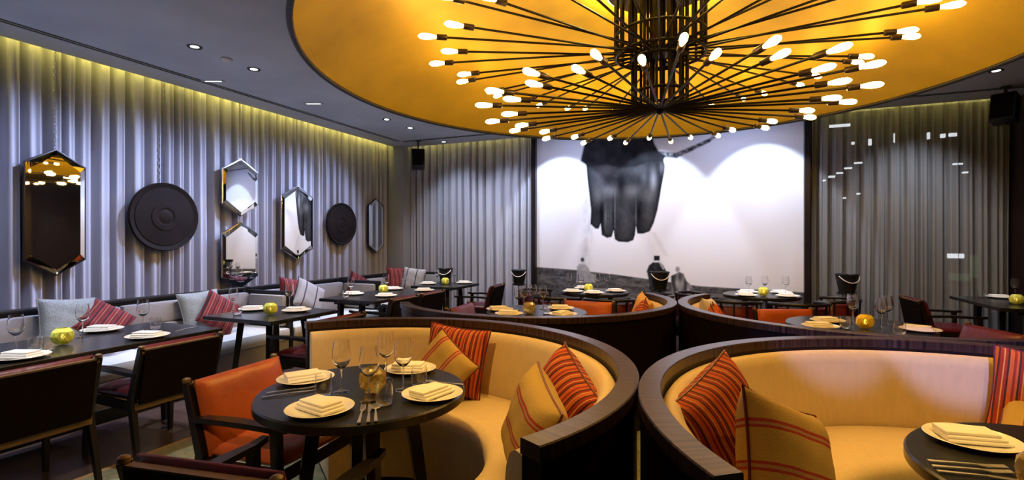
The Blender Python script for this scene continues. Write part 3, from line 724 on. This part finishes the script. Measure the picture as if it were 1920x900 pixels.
# ================================================================== CHAIRS
def make_chair(leather, cat='armchair'):
    """faces +y, origin on the floor below the seat"""
    t = thing('armchair', '', 'chair'); w2 = 0.265
    for s in (-1, 1):
        x = s * w2
        G().bar((x, -0.215, 0.42), (x, -0.310, 0.750), 0.034, 0.042, 0.028, 0.030).bar((x, -0.215, 0.43), (x * 1.04, -0.30, 0.0), 0.034, 0.044, 0.024, 0.028).obj('rear_leg', 'chair_wood', t)
        G().lathe([(0.012, 0.0), (0.018, 0.006), (0.018, 0.020), (0.010, 0.026)], 10, (x, -0.310, 0.745)).obj('post_cap', 'brown_rail', t, 40)
        G().bar((x, 0.21, 0.58), (x * 1.04, 0.245, 0.0), 0.036, 0.044, 0.024, 0.028).obj('front_leg', 'chair_wood', t)
        g = G(); n = 8; vs = []; fs = []
        for i in range(n + 1):
            u = i / n; y = -0.275 + 0.555 * u; wd = 0.030 + 0.028 * math.sin(PI * min(1, u * 0.9 + 0.1)) ; z = 0.585 + 0.012 * math.sin(PI * u) + (0.012 if i == n else 0)
            hx = 0.012
            vs += [(x - wd / 2, y, z - hx), (x + wd / 2, y, z - hx), (x + wd / 2, y, z + hx), (x - wd / 2, y, z + hx)]
        for i in range(n):
            for j in range(4): fs.append((i * 4 + j, i * 4 + (j + 1) % 4, i * 4 + 4 + (j + 1) % 4, i * 4 + 4 + j))
        fs += [(3, 2, 1, 0), (n * 4, n * 4 + 1, n * 4 + 2, n * 4 + 3)]
        g.add(vs, fs).obj('armrest', 'chair_wood', t)
        G().bar((x, -0.22, 0.385), (x, 0.215, 0.395), 0.026, 0.05, side=(1, 0, 0)).obj('side_rail', 'chair_wood', t)
    G().bar((-w2, -0.306, 0.733), (w2, -0.306, 0.733), 0.030, 0.026, side=(0, 1, 0)).obj('top_rail', 'brown_rail', t)
    G().bar((-w2, -0.232, 0.385), (w2, -0.232, 0.385), 0.035, 0.045, side=(0, 1, 0)).obj('back_rail', 'brown_rail', t)
    G().bar((-w2, 0.22, 0.375), (w2, 0.22, 0.375), 0.030, 0.045, side=(0, 1, 0)).obj('front_rail', 'chair_wood', t)
    # cushions: puffy slabs
    def puff(wx, ly, th, nx=18, ny=14, sag=0.0, seed=1):
        rnd = random.Random(seed); g = G(); vs = []; fs = []
        for side in (1, -1):
            for j in range(ny + 1):
                for i in range(nx + 1):
                    u, v = -1 + 2 * i / nx, -1 + 2 * j / ny
                    e = (1 - abs(u) ** 5) ** 0.5 * (1 - abs(v) ** 5) ** 0.5
                    wr = (0.005 * math.sin(9 * u + 3 * v * seed) * math.sin(5 * v + 2) + 0.005 * math.sin(14 * u * (1.2 - v) + 2.5 * math.sin(3 * u)) * max(0, v) + 0.003 * math.sin(17 * v + 6 * u * u)) * e
                    vs.append((u * wx / 2, v * ly / 2, side * (0.006 + (th / 2 - 0.006) * e) + (wr if side > 0 else 0)))
        k = (nx + 1) * (ny + 1)
        for j in range(ny):
            for i in range(nx):
                a = j * (nx + 1) + i; fs.append((a, a + 1, a + nx + 2, a + nx + 1)); fs.append((k + a, k + a + nx + 1, k + a + nx + 2, k + a + 1))
        for i in range(nx): fs.append((i, k + i, k + i + 1, i + 1)); a = ny * (nx + 1) + i; fs.append((a, a + 1, k + a + 1, k + a))
        for j in range(ny):
            a = j * (nx + 1); fs.append((a, a + nx + 1, k + a + nx + 1, k + a)); a += nx; fs.append((a, k + a, k + a + nx + 1, a + nx + 1))
        return g.add(vs, fs)
    g = puff(0.50, 0.47, 0.085, seed=2); o = g.obj('seat_cushion', leather, t, 60, (0, 0.0, 0.435))
    g = puff(0.515, 0.355, 0.085, seed=3); o = g.obj('back_cushion', leather, t, 60, (0, -0.224, 0.590)); o.rotation_euler = (R_(90 - 16 + 180) - PI + R_(32), 0, 0)
    g = G().bar((0, -0.262, 0.40), (0, -0.322, 0.738), 0.50, 0.012, 0.50, 0.012); g.obj('back_panel', 'leather_dark', t)
    return Proto(t)
red_chair = make_chair('leather_red'); cognac_chair = make_chair('leather_cognac')
FX = lambda a: R_(a - 90)      # heading (room degrees) a chair faces -> rotation
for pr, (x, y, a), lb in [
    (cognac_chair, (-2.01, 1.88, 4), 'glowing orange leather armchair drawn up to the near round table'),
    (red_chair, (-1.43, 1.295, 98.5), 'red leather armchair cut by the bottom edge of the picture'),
    (red_chair, (-3.60, 1.50, 180), 'dark backed red armchair at the long table, cut by the left edge'),
    (red_chair, (-3.60, 2.26, 180), 'dark backed red armchair at the long table, second from the left edge'),
    (red_chair, (-3.30, 3.45, 180), 'red leather armchair at the small square table, half hidden by the booth'),
    (red_chair, (-3.70, 4.95, 180), 'dark backed armchair at the long middle table, nearer of its two'),
    (red_chair, (-3.70, 5.56, 180), 'dark backed armchair at the long middle table, farther of its two'),
    (red_chair, (-3.36, 6.80, 186), 'dark backed armchair at the small table in the far left corner'),
    (red_chair, (-2.14, 4.50, 4), 'maroon leather armchair at the open side of the far left booth'),
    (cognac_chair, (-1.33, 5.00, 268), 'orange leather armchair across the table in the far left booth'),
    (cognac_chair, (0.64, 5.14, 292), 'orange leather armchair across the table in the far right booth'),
    (red_chair, (1.57, 4.70, 198), 'maroon leather armchair at the right side of the far right booth'),
    (red_chair, (2.28, 7.10, 4), 'dark backed red armchair beside the table at the right wall')]:
    pr.put((x, y, 0.0085 if (-3.48 < x < 2.9 and y < 6.5) else 0.0), FX(a), lb, 'leather dining armchairs')

def make_tub():
    t = thing('tub_chair', '', 'chair'); rr = 0.29
    n = 20; a0, a1 = 155, 385
    pts = [(rr * math.cos(R_(a0 + (a1 - a0) * i / n)), rr * math.sin(R_(a0 + (a1 - a0) * i / n)), 0.72 + 0.02 * math.sin(PI * i / n)) for i in range(n + 1)]
    G().tube(pts, 0.019, 8).obj('hoop_rail', 'chair_wood', t, 60)
    for i in range(9):
        a = R_(a0 + 6 + (a1 - a0 - 12) * i / 8); c, s = math.cos(a), math.sin(a)
        G().bar((rr * 0.99 * c, rr * 0.99 * s, 0.73), (rr * 0.93 * c, rr * 0.93 * s, 0.38), 0.020, 0.016, side=(-s, c, 0)).obj('slat', 'chair_wood', t)
    G().arc([(rr - 0.055, 0.47), (rr - 0.022, 0.47), (rr - 0.022, 0.685), (rr - 0.03, 0.695), (rr - 0.048, 0.695), (rr - 0.055, 0.68)], 175, 365, 28).obj('back_cushion', 'leather_red', t, 50)
    G().lathe([(rr - 0.03, 0.38), (rr - 0.01, 0.40), (rr - 0.012, 0.445), (rr - 0.04, 0.465), (0.001, 0.47)], 32).obj('seat_cushion', 'leather_red', t, 40)
    G().lathe([(rr - 0.02, 0.345), (rr - 0.005, 0.35), (rr - 0.005, 0.382), (rr - 0.02, 0.385)], 32).obj('seat_frame', 'chair_wood', t, 40)
    for a in (45, 135, 225, 315):
        c, s = math.cos(R_(a)), math.sin(R_(a)); G().bar((0.23 * c, 0.23 * s, 0.36), (0.27 * c, 0.27 * s, 0.0), 0.036, 0.036, 0.024, 0.024).obj('leg', 'chair_wood', t)
    return Proto(t)
tub = make_tub()
for c, who, ds in (((-1.55, 6.55), 'under the painted fist', ((190, 'left of'), (-10, 'right of'), (243, 'before and left of'), (297, 'before and right of'))),
                   ((0.44, 6.95), 'before the right half of the mural', ((190, 'left of'), (-10, 'right of'), (243, 'before and left of'), (297, 'before and right of')))):
    for a, pos in ds:
        x, y = c[0] + 0.72 * math.cos(R_(a)), c[1] + 0.72 * math.sin(R_(a))
        tub.put((x, y, 0), FX(a + 180), 'maroon tub chair ' + pos + ' the table ' + who, 'maroon tub chairs before the mural')

# ================================================================== CHAMPAGNE BUCKETS
def make_bucket():
    t = thing('wine_bucket', '', 'wine bucket')
    G().lathe([(0.075, 0.74), (0.082, 0.745), (0.118, 0.935), (0.124, 0.95), (0.118, 0.955), (0.108, 0.94), (0.076, 0.76), (0.001, 0.755)], 28).obj('bucket', 'black', t, 40)
    G().tube([(0.118 * math.cos(R_(200 + 7 * i)), 0.118 * math.sin(R_(200 + 7 * i)) - 0.012, 0.93 - 0.075 * math.sin(PI * i / 20)) for i in range(21)], 0.006, 6).obj('handle', 'linen', t, 60)
    G().lathe([(0.10, 0.715), (0.10, 0.738), (0.001, 0.74)], 20).obj('holder', 'black', t, 40)
    G().tube([(0, 0, 0.02), (0, 0, 0.72)], 0.014, 8).obj('stand_pole', 'black', t, 60)
    G().lathe([(0.14, 0.0), (0.14, 0.012), (0.03, 0.03), (0.001, 0.03)], 24).obj('stand_base', 'black', t, 40)
    return Proto(t)
bk = make_bucket()
for (x, Y, s), lb in [((835, 7.33, 1.0), 'black wine bucket on a stand in the far left corner'), ((973, 7.35, 1.0), 'black wine bucket on a stand before the curtain left of the mural'),
                      ((1237, 6.95, 1.05), 'black wine bucket on a stand before the painted figures of the mural'), ((1588, 7.35, 1.05), 'black wine bucket on a stand before the sheer window curtain')]:
    p = PY(x, 520, Y); bk.put((p.x, p.y, 0), R_(15), lb, 'black wine buckets on stands', scale=s)

# ================================================================== CUSHIONS
def pillow_meshes(fabric, w=0.43, h=0.43, t=0.15, seed=0):
    n = 20; g = G(); vs = []; fs = []
    for side in (1, -1):
        for j in range(n + 1):
            for i in range(n + 1):
                u, v = -1 + 2 * i / n, -1 + 2 * j / n
                pin = 1 - 0.07 * (1 - u * u) * v * v - 0.0; piu = 1 - 0.07 * (1 - v * v) * u * u
                e = max(0, (1 - u ** 4)) ** 0.55 * max(0, (1 - v ** 4)) ** 0.55
                wr = 0.004 * math.sin(7 * u + 4 * v + seed) * math.sin(6 * v - 3 * u) * e
                vs.append((u * w / 2 * piu, side * (0.003 + (t / 2) * e) + wr, v * h / 2 * pin))
    k = (n + 1) ** 2
    for j in range(n):
        for i in range(n):
            a = j * (n + 1) + i; fs.append((a, a + n + 1, a + n + 2, a + 1)); fs.append((k + a, k + a + 1, k + a + n + 2, k + a + n + 1))
    rim = [i for i in range(n + 1)] + [j * (n + 1) + n for j in range(1, n + 1)] + [n * (n + 1) + i for i in range(n - 1, -1, -1)] + [j * (n + 1) for j in range(n - 1, 0, -1)]
    for a, b in zip(rim, rim[1:] + rim[:1]): fs.append((a, b, k + b, k + a))
    g.add(vs, fs); edge = [Vector((vs[i][0], 0, vs[i][2])) for i in rim]
    return g.data('cover', fabric, 180), G().tube(edge, 0.0055, 6, True)
PIL = {}
def pillow(kind, label, c, yaw, lean=15, roll=0, size=0.43, t=0.15):
    """c: centre; yaw: room heading (degrees) of its front; lean back; roll in its own plane"""
    key = (kind, size, t)
    if key not in PIL:
        fab, pipe = {'orange': ('orange_stripe', 'leather_red'), 'gold': ('gold_lines', 'leather_red'), 'maroon': ('maroon_stripe', 'leather_red'), 'grey': ('woven_grey', 'bench_fabric'),
                     'lines': ('grey_lines', 'black'), 'tan': ('tan_cloth', 'tan_cloth'), 'pale': ('pale_cloth', 'pale_cloth')}[kind]
        a, b = pillow_meshes(fab, size, size, t, len(PIL)); PIL[key] = (a, b.data('piping', pipe, 60))
    root = thing('cushion', label, 'cushion', c, 0, 'scatter cushions')
    m = Matrix.Rotation(R_(yaw + 90), 4, 'Z') @ Matrix.Rotation(R_(-lean), 4, 'X') @ Matrix.Rotation(R_(roll), 4, 'Y')
    root.rotation_euler = m.to_euler()
    mk('cover', PIL[key][0], root); mk('piping', PIL[key][1], root)
    return root
def booth_pillow(kind, label, B, ang, r, z, dyaw=0, lean=14, roll=0, size=0.43, t=0.15):
    (cx, cy), R = B; a = R_(ang)
    return pillow(kind, label, (cx + r * math.cos(a), cy + r * math.sin(a), z), ang + 180 + dyaw, lean, roll, size, t)
booth_pillow('orange', 'orange striped cushion standing at the back of the near left booth, behind a gold cushion', BL1, 90, 0.94, 0.665, 0, 14, 4, 0.43, 0.13)
booth_pillow('gold', 'gold cushion with red lines leaning on the striped cushion at the booth back', BL1, 91, 0.79, 0.64, 0, 22, 36, 0.36, 0.11)
booth_pillow('orange', 'orange striped cushion at the right end of the near left booth', BL1, 22, 0.95, 0.69, 34, 12, 34, 0.37, 0.19)
booth_pillow('gold', 'gold cushion with red double lines at the right end of the near left booth', BL1, 6, 0.84, 0.655, 32, 16, 106, 0.39, 0.17)
booth_pillow('orange', 'big orange striped cushion at the left end of the near right booth', BR1, 177, 1.075, 0.69, -34, 12, -24, 0.43, 0.20)
booth_pillow('gold', 'gold cushion with red double lines in front of the big striped cushion', BR1, 190, 0.88, 0.66, -42, 18, 114, 0.43, 0.18)
booth_pillow('orange', 'orange striped cushion at the right edge of the picture', BR1, 72, 1.05, 0.68, 0, 12, 6, 0.43, 0.14)
booth_pillow('gold', 'gold cushion lying low in front of the striped cushion at the right edge', BR1, 72, 0.86, 0.56, 0, 60, 10, 0.40, 0.12)
booth_pillow('tan', 'plain tan cushion at the right end of the far left booth', BL2, 24, 0.99, 0.69, 0, 14, 10, 0.40, 0.13)
booth_pillow('orange', 'small orange striped cushion beside the plain tan cushion in the far booth', BL2, 8, 0.93, 0.67, 0, 16, 40, 0.34, 0.12)
booth_pillow('pale', 'pale grey cushion at the left end of the far right booth', BR2, 172, 1.09, 0.68, 0, 12, 6, 0.42, 0.13)
booth_pillow('orange', 'small orange striped cushion before the pale grey cushion in the far booth', BR2, 178, 0.99, 0.66, 0, 20, 35, 0.33, 0.10)
booth_pillow('orange', 'orange striped cushion standing on its corner in the far right booth', BR2, 193, 1.05, 0.66, 0, 14, 45, 0.33, 0.11)
for kind, lb, (px_, py_, X), lean, roll, sz, yaw in [
    ('grey', 'grey woven cushion nearest the left edge, behind the lime vase', (128, 602, -4.90), 20, 4, 0.38, -6),
    ('maroon', 'maroon striped cushion leaning on the first grey woven cushion', (198, 604, -4.80), 34, 42, 0.33, -6),
    ('grey', 'grey woven cushion beside the edge of the small square table', (378, 583, -4.90), 18, -3, 0.41, -6),
    ('maroon', 'maroon striped cushion beside the edge of the small square table', (412, 587, -4.76), 22, 36, 0.37, -4),
    ('maroon', 'maroon striped cushion behind the square table, beside a lined grey cushion', (552, 552, -4.86), 16, 10, 0.40, -6),
    ('lines', 'grey cushion with thin dark lines behind the square table', (580, 557, -4.74), 24, 32, 0.40, -6),
    ('maroon', 'maroon striped cushion at the middle of the far bench', (672, 537, -4.86), 18, 30, 0.36, -6),
    ('maroon', 'maroon striped cushion in the far left corner of the bench', (746, 524, -4.86), 14, 4, 0.40, -20),
    ('lines', 'grey lined cushion against the back curtain in the far corner', (775, 524, -4.60), 14, 8, 0.38, -70)]:
    p = PX(px_, py_, X); p.z = max(p.z, 0.455 + sz * 0.47)
    pillow(kind, lb, p, yaw, lean, roll, sz, 0.13)

# ================================================================== TABLEWARE
def wineglass():
    t = thing('wine_glass', '', 'wine glass')
    th = 0.0012
    outer = [(0.004, 0.102), (0.016, 0.108), (0.031, 0.124), (0.0395, 0.145), (0.0405, 0.160), (0.0375, 0.190), (0.0325, 0.228)]
    inner = [(0.0325 - th, 0.228), (0.0375 - th, 0.190), (0.0405 - th, 0.160), (0.0395 - th, 0.146), (0.030, 0.126), (0.014, 0.111), (0.0008, 0.108)]
    G().lathe([(0.0008, 0.1015)] + outer + inner, 24, cap=False).obj('bowl', 'glass', t, 60)
    G().lathe([(0.0008, 0.004), (0.006, 0.006), (0.0036, 0.020), (0.0032, 0.080), (0.0042, 0.1016), (0.0008, 0.1016)], 10, cap=False).obj('stem', 'glass', t, 60)
    G().lathe([(0.0008, 0.0), (0.036, 0.0), (0.0365, 0.0015), (0.020, 0.0035), (0.0008, 0.0062)], 24, cap=False).obj('foot', 'glass', t, 60)
    return Proto(t)
def tumbler():
    t = thing('tumbler', '', 'tumbler')
    G().lathe([(0.0008, 0.0), (0.026, 0.0), (0.031, 0.004), (0.037, 0.035), (0.036, 0.065), (0.033, 0.092), (0.0318, 0.092), (0.0347, 0.065), (0.0357, 0.036), (0.0300, 0.010), (0.0008, 0.009)], 24, cap=False).obj('tumbler_wall', 'glass', t, 60)
    return Proto(t)
def plate():
    t = thing('plate', '', 'plate')
    G().lathe([(0.001, 0.002), (0.070, 0.002), (0.075, 0.0), (0.085, 0.002), (0.126, 0.016), (0.130, 0.0185), (0.1275, 0.020), (0.088, 0.0075), (0.078, 0.006), (0.001, 0.006)], 48, cap=False).obj('plate_rim', 'china', t, 40)
    return Proto(t)
def napkin():
    t = thing('napkin', '', 'napkin')
    G().box((0, 0, 0.006), (0.175, 0.110, 0.010), 0.004).obj('lower_fold', 'linen', t, 40)
    G().box((-0.006, 0.004, 0.016), (0.165, 0.100, 0.010), 0.0045).obj('middle_fold', 'linen', t, 40)
    G().box((-0.012, 0.010, 0.0265), (0.155, 0.088, 0.011), 0.005).obj('upper_fold', 'linen', t, 40)
    return Proto(t)
def vase(m, lit=True):
    t = thing('vase', '', 'vase')
    bm = bmesh.new(); bmesh.ops.create_icosphere(bm, subdivisions=2, radius=0.062)
    for v in bm.verts: v.co.z = v.co.z * 0.95 + 0.056; v.co.x *= 1 + 0.05 * math.sin(v.co.z * 80)
    bm.verts.ensure_lookup_table()
    g = G()
    zt = 0.106; bm.verts.index_update()
    vs = [Vector(v.co) for v in bm.verts]
    for v in vs:
        if v.z > zt: v.z = zt
        if v.z < 0: v.z = 0
    fs = [[v.index for v in f.verts] for f in bm.faces if not all(vs[v.index].z >= zt - 1e-6 for v in f.verts)]
    g.add(vs, fs); bm.free()
    g.obj('globe', m, t)
    if not lit: G().lathe([(0.030, 0.0), (0.034, 0.002), (0.034, 0.006), (0.001, 0.006)], 16).obj('foot', m, t, 40); return Proto(t)
    G().lathe([(0.020, 0.006), (0.021, 0.010), (0.021, 0.040), (0.001, 0.040)], 16).obj('candle', 'china', t, 40)
    G().lathe([(0.001, 0.041), (0.005, 0.046), (0.006, 0.053), (0.003, 0.064), (0.0005, 0.070)], 8).obj('flame', 'flame', t, 60)
    return Proto(t)
def cutlery(kind):
    t = thing(kind, '', kind)
    g = G(); g.bar((0, -0.10, 0.004), (0, 0.02, 0.006), 0.013, 0.004, 0.006, 0.004); g.obj('handle', 'steel', t)
    h = G()
    if kind == 'fork':
        h.bar((0, 0.018, 0.006), (0, 0.045, 0.004), 0.006, 0.003, 0.022, 0.003)
        for i in range(4): h.bar((-0.0085 + i * 0.00567, 0.044, 0.004), (-0.0085 + i * 0.00567, 0.095, 0.008), 0.0032, 0.0025)
        h.obj('tines', 'steel', t)
    elif kind == 'knife':
        h.bar((0, 0.018, 0.006), (0.002, 0.075, 0.004), 0.012, 0.003, 0.018, 0.002); h.bar((0.002, 0.075, 0.004), (-0.003, 0.115, 0.003), 0.018, 0.002, 0.006, 0.002)
        h.obj('blade', 'steel', t)
    else:
        n = 14; vs = [(0, 0.062, 0.002)] + [(0.020 * math.cos(2 * PI * i / n), 0.062 + 0.032 * math.sin(2 * PI * i / n), 0.009) for i in range(n)]
        vs += [(0, 0.062, 0.0005)] + [(0.0215 * math.cos(2 * PI * i / n), 0.062 + 0.0335 * math.sin(2 * PI * i / n), 0.008) for i in range(n)]
        fs = []
        for i in range(n): j = (i + 1) % n; fs += [(0, 1 + i, 1 + j), (n + 1, n + 2 + j, n + 2 + i), (1 + i, n + 2 + i, n + 2 + j, 1 + j)]
        h.add(vs, fs); h.bar((0, 0.018, 0.006), (0, 0.034, 0.006), 0.006, 0.003); h.obj('spoon_bowl', 'steel', t, 50)
    return Proto(t)
PR = {'wine': wineglass(), 'tumbler': tumbler(), 'plate': plate(), 'napkin': napkin(), 'lime': vase('lime_glass'), 'amber': vase('amber_glass', False), 'yellow': vase('yellow_glass'),
      'fork': cutlery('fork'), 'knife': cutlery('knife'), 'spoon': cutlery('spoon')}
RAD = {'wine': 0.042, 'tumbler': 0.038, 'plate': 0.132, 'lime': 0.07, 'amber': 0.07, 'yellow': 0.07, 'fork': 0.02, 'knife': 0.02, 'spoon': 0.02}
GRP = {'wine': 'stemmed wine glasses', 'tumbler': 'water tumblers', 'plate': 'white plates', 'napkin': 'folded white napkins', 'lime': 'globe vases on the tables', 'amber': 'globe vases on the tables',
       'yellow': 'globe vases on the tables', 'fork': 'steel forks', 'knife': 'steel knives', 'spoon': 'steel spoons'}
LAID = {}
def clampto(tb, p, m):
    k = TB[tb]
    if k[0] == 'r':
        (cx, cy), r = k[1], k[2]; d = math.hypot(p.x - cx, p.y - cy); lim = max(r - m, 0.02)
        if d > lim: p.x = cx + (p.x - cx) * lim / d; p.y = cy + (p.y - cy) * lim / d
    else:
        x0, x1, y0, y1 = k[1]; p.x = min(max(p.x, x0 + m), x1 - m); p.y = min(max(p.y, y0 + m), y1 - m)
    return p
def item(kind, tb, x, y, label, rotz=0.0, z=0.7505, clamp=True, scale=None):
    p = P(x, y, z)
    rk = RAD[kind]; m_ = rk if kind != 'plate' else 0.11
    if clamp: p = clampto(tb, p, m_)
    for it in range(60):
        hit = False
        for (qx, qy, qr) in LAID.setdefault(tb, []):
            dx, dy = p.x - qx, p.y - qy; dd = math.hypot(dx, dy) or 1e-4; need = qr + rk
            if dd < need - 1e-4: p.x += dx / dd * (need - dd); p.y += dy / dd * (need - dd); hit = True
        if clamp: p = clampto(tb, p, m_)
        if not hit: break
    LAID[tb].append((p.x, p.y, rk))
    return PR[kind].put(p, rotz, label, GRP[kind], scale=scale)
def setting(tb, x, y, where, rot):
    o = item('plate', tb, x, y, 'white plate ' + where)
    q = Vector(o.location); q.z += 0.0085
    PR['napkin'].put(q, R_(rot), 'folded white napkin ' + where, GRP['napkin'])

# near round table
n1 = 'on the near round table'
setting('L1', 568, 713, 'at the left of the near round table', 58)
setting('L1', 600, 771, 'at the front of the near round table', -12)
setting('L1', 822, 744, 'at the right of the near round table', 78)
setting('L1', 779, 692, 'at the back of the near round table', 20)
item('wine', 'L1', 640, 735, 'leftmost stemmed wine glass ' + n1)
item('wine', 'L1', 692, 753, 'stemmed wine glass before the amber vase ' + n1)
item('wine', 'L1', 724, 711, 'farthest stemmed wine glass ' + n1)
item('wine', 'L1', 763, 732, 'rightmost stemmed wine glass ' + n1)
item('tumbler', 'L1', 607, 742, 'empty tumbler beside the left plate ' + n1)
item('tumbler', 'L1', 787, 725, 'empty tumbler beside the right wine glass ' + n1)
item('tumbler', 'L1', 713, 757, 'empty tumbler in front of the amber vase ' + n1)
item('amber', 'L1', 699, 735, 'amber glass globe vase in the middle of the near round table')
def cut(kind, tb, h, t, label):
    """h: pixel of the handle end, t: pixel of the tip"""
    a, b = P(*h, 0.751), P(*t, 0.751); c = (a + b) / 2; d = b - a
    PR[kind].put(clampto(tb, c, 0.10), math.atan2(d.y, d.x) - PI / 2, label, GRP[kind])
cut('fork', 'L1', (671, 801), (683, 760), 'steel fork at the front edge of the near round table')
cut('knife', 'L1', (690, 798), (694, 758), 'steel knife at the front edge of the near round table')
cut('spoon', 'L1', (705, 796), (704, 757), 'steel spoon at the front edge of the near round table')
cut('knife', 'L1', (497, 746), (580, 734), 'steel knife at the left edge of the near round table, beside the orange chair')
cut('fork', 'L1', (505, 738), (588, 728), 'steel fork at the left edge of the near round table, beside the orange chair')
cut('knife', 'L1', (884, 728), (852, 716), 'steel knife at the right edge of the near round table, beyond the plate')
cut('fork', 'L1', (880, 722), (806, 716), 'steel fork at the right edge of the near round table, beyond the plate')
# lower right table
setting('R1', 1822, 829, 'in the lower right corner of the picture', 8)
for k, (kind, h, t, lb) in enumerate([('fork', (1762, 868), (1868, 878), 'upper of the steel forks in the lower right corner'), ('fork', (1770, 878), (1880, 888), 'lower of the steel forks in the lower right corner'),
                                      ('knife', (1778, 888), (1900, 902), 'steel knife in the lower right corner')]):
    cut(kind, 'R1', h, t, lb)
item('amber', 'R1', 1960, 925, 'amber glass globe vase cut by the lower right corner')
# far left booth table
n2 = 'on the table in the far left booth'
setting('L2', 937, 582, 'at the left of the table in the far left booth', 40)
setting('L2', 1052, 580, 'at the right back of the table in the far left booth', 20)
setting('L2', 1058, 592, 'at the right front of the table in the far left booth', 70)
setting('L2', 945, 592, 'at the left front of the table in the far left booth', 10)
for x, y, lb in ((955, 582, 'leftmost wine glass '), (983, 580, 'second wine glass from the left '), (999, 577, 'third wine glass from the left '), (1018, 580, 'rightmost wine glass ')): item('wine', 'L2', x, y, lb + n2)
item('tumbler', 'L2', 1030, 589, 'empty tumbler ' + n2)
item('amber', 'L2', 992, 588, 'amber glass globe vase on the table in the far left booth')
# far right booth table
n3 = 'on the table in the far right booth'
setting('R2', 1515, 616, 'at the left front of the table in the far right booth', 10)
setting('R2', 1552, 604, 'at the left back of the table in the far right booth', 30)
setting('R2', 1735, 622, 'at the right of the table in the far right booth', -20)
for x, y, lb in ((1583, 606, 'leftmost wine glass '), (1598, 603, 'second wine glass from the left '), (1652, 614, 'third wine glass from the left '), (1664, 609, 'rightmost wine glass ')): item('wine', 'R2', x, y, lb + n3)
item('tumbler', 'R2', 1563, 615, 'empty tumbler at the left ' + n3); item('tumbler', 'R2', 1687, 628, 'empty tumbler at the right ' + n3)
item('yellow', 'R2', 1622, 616, 'bright yellow globe vase on the table in the far right booth')
# tables before the mural
n4 = 'on the round table under the painted fist'
setting('M1', 1070, 548, 'at the left of the table under the painted fist', 10)
setting('M1', 1112, 553, 'at the front of the table under the painted fist', -10)
setting('M1', 1155, 547, 'at the right of the table under the painted fist', 40)
setting('M1', 1092, 541, 'at the back of the table under the painted fist', 0)
for x, y, lb in ((1067, 544, 'leftmost wine glass '), (1088, 546, 'second wine glass from the left '), (1120, 546, 'third wine glass from the left '), (1140, 545, 'rightmost wine glass ')): item('wine', 'M1', x, y, lb + n4)
item('lime', 'M1', 1101, 549, 'pale lime globe vase on the round table under the painted fist')
n5 = 'on the round table before the right half of the mural'
setting('M2', 1390, 556, 'at the left front of the table before the right mural half', 10)
setting('M2', 1402, 549, 'at the left back of the table before the right mural half', -10)
setting('M2', 1482, 549, 'at the right back of the table before the right mural half', 30)
setting('M2', 1480, 557, 'at the right front of the table before the right mural half', 0)
for x, y, lb in ((1404, 552, 'leftmost wine glass '), (1434, 551, 'middle wine glass '), (1468, 551, 'rightmost wine glass ')): item('wine', 'M2', x, y, lb + n5)
item('lime', 'M2', 1428, 555, 'lime globe vase on the round table before the right half of the mural')
# left row
setting('T1', 40, 672, 'on the long table, cut by the left edge', 20)
setting('T1', 185, 620, 'on the long left table, before the maroon cushion', 25)
setting('T1', 277, 633, 'on the long left table, near its far end', 20)
item('wine', 'T1', 30, 662, 'wine glass on the long left table, nearest the left edge'); item('wine', 'T1', 155, 632, 'wine glass on the long left table, behind the lime vase'); item('wine', 'T1', 268, 619, 'wine glass on the long left table, near its far end')
item('tumbler', 'T1', 65, 661, 'empty tumbler on the long left table, before the lime vase'); item('tumbler', 'T1', 290, 618, 'empty tumbler on the long left table, near its far end')
item('lime', 'T1', 117, 646, 'faceted lime globe vase on the long table nearest the camera')
cut('fork', 'T1', (60, 668), (100, 655), 'steel fork on the long left table, beside the plate at the left edge')
cut('knife', 'T1', (330, 622), (365, 614), 'steel knife at the far end of the long left table')
setting('T2', 452, 580, 'at the left of the small square table', 25); setting('T2', 556, 584, 'at the right of the small square table', 25)
item('wine', 'T2', 461, 583, 'wine glass at the left of the small square table'); item('wine', 'T2', 543, 577, 'wine glass at the back of the small square table')
item('tumbler', 'T2', 445, 590, 'empty tumbler at the left of the small square table'); item('lime', 'T2', 507, 590, 'glowing lime globe vase on the small square table')
setting('T3', 650, 552, 'at the near left of the long middle table', 25); setting('T3', 724, 556, 'at the near right of the long middle table', 25)
setting('T3', 738, 543, 'at the far left of the long middle table', 25); setting('T3', 800, 546, 'at the far right of the long middle table', 25)
item('wine', 'T3', 658, 556, 'wine glass at the near left of the long middle table'); item('wine', 'T3', 724, 548, 'wine glass behind the vase on the long middle table'); item('wine', 'T3', 748, 542, 'wine glass at the far end of the long middle table')
item('tumbler', 'T3', 648, 559, 'empty tumbler at the near left of the long middle table'); item('lime', 'T3', 721, 549, 'pale lime globe vase on the long middle table')
setting('T4', 803, 533, 'at the left of the small table in the far corner', 20); setting('T4', 873, 531, 'at the right of the small table in the far corner', 20)
item('wine', 'T4', 815, 532, 'wine glass at the left of the small table in the far corner'); item('wine', 'T4', 858, 529, 'wine glass at the right of the small table in the far corner')
item('lime', 'T4', 835, 534, 'lime globe vase on the small table in the far corner')
# right wall table
setting('RT', 1866, 557, 'on the table at the right wall', 0)
item('wine', 'RT', 1869, 557, 'wine glass on the table at the right wall'); item('tumbler', 'RT', 1848, 558, 'empty tumbler on the table at the right wall')
item('lime', 'RT', 1906, 571, 'lime globe vase on the table at the right wall')
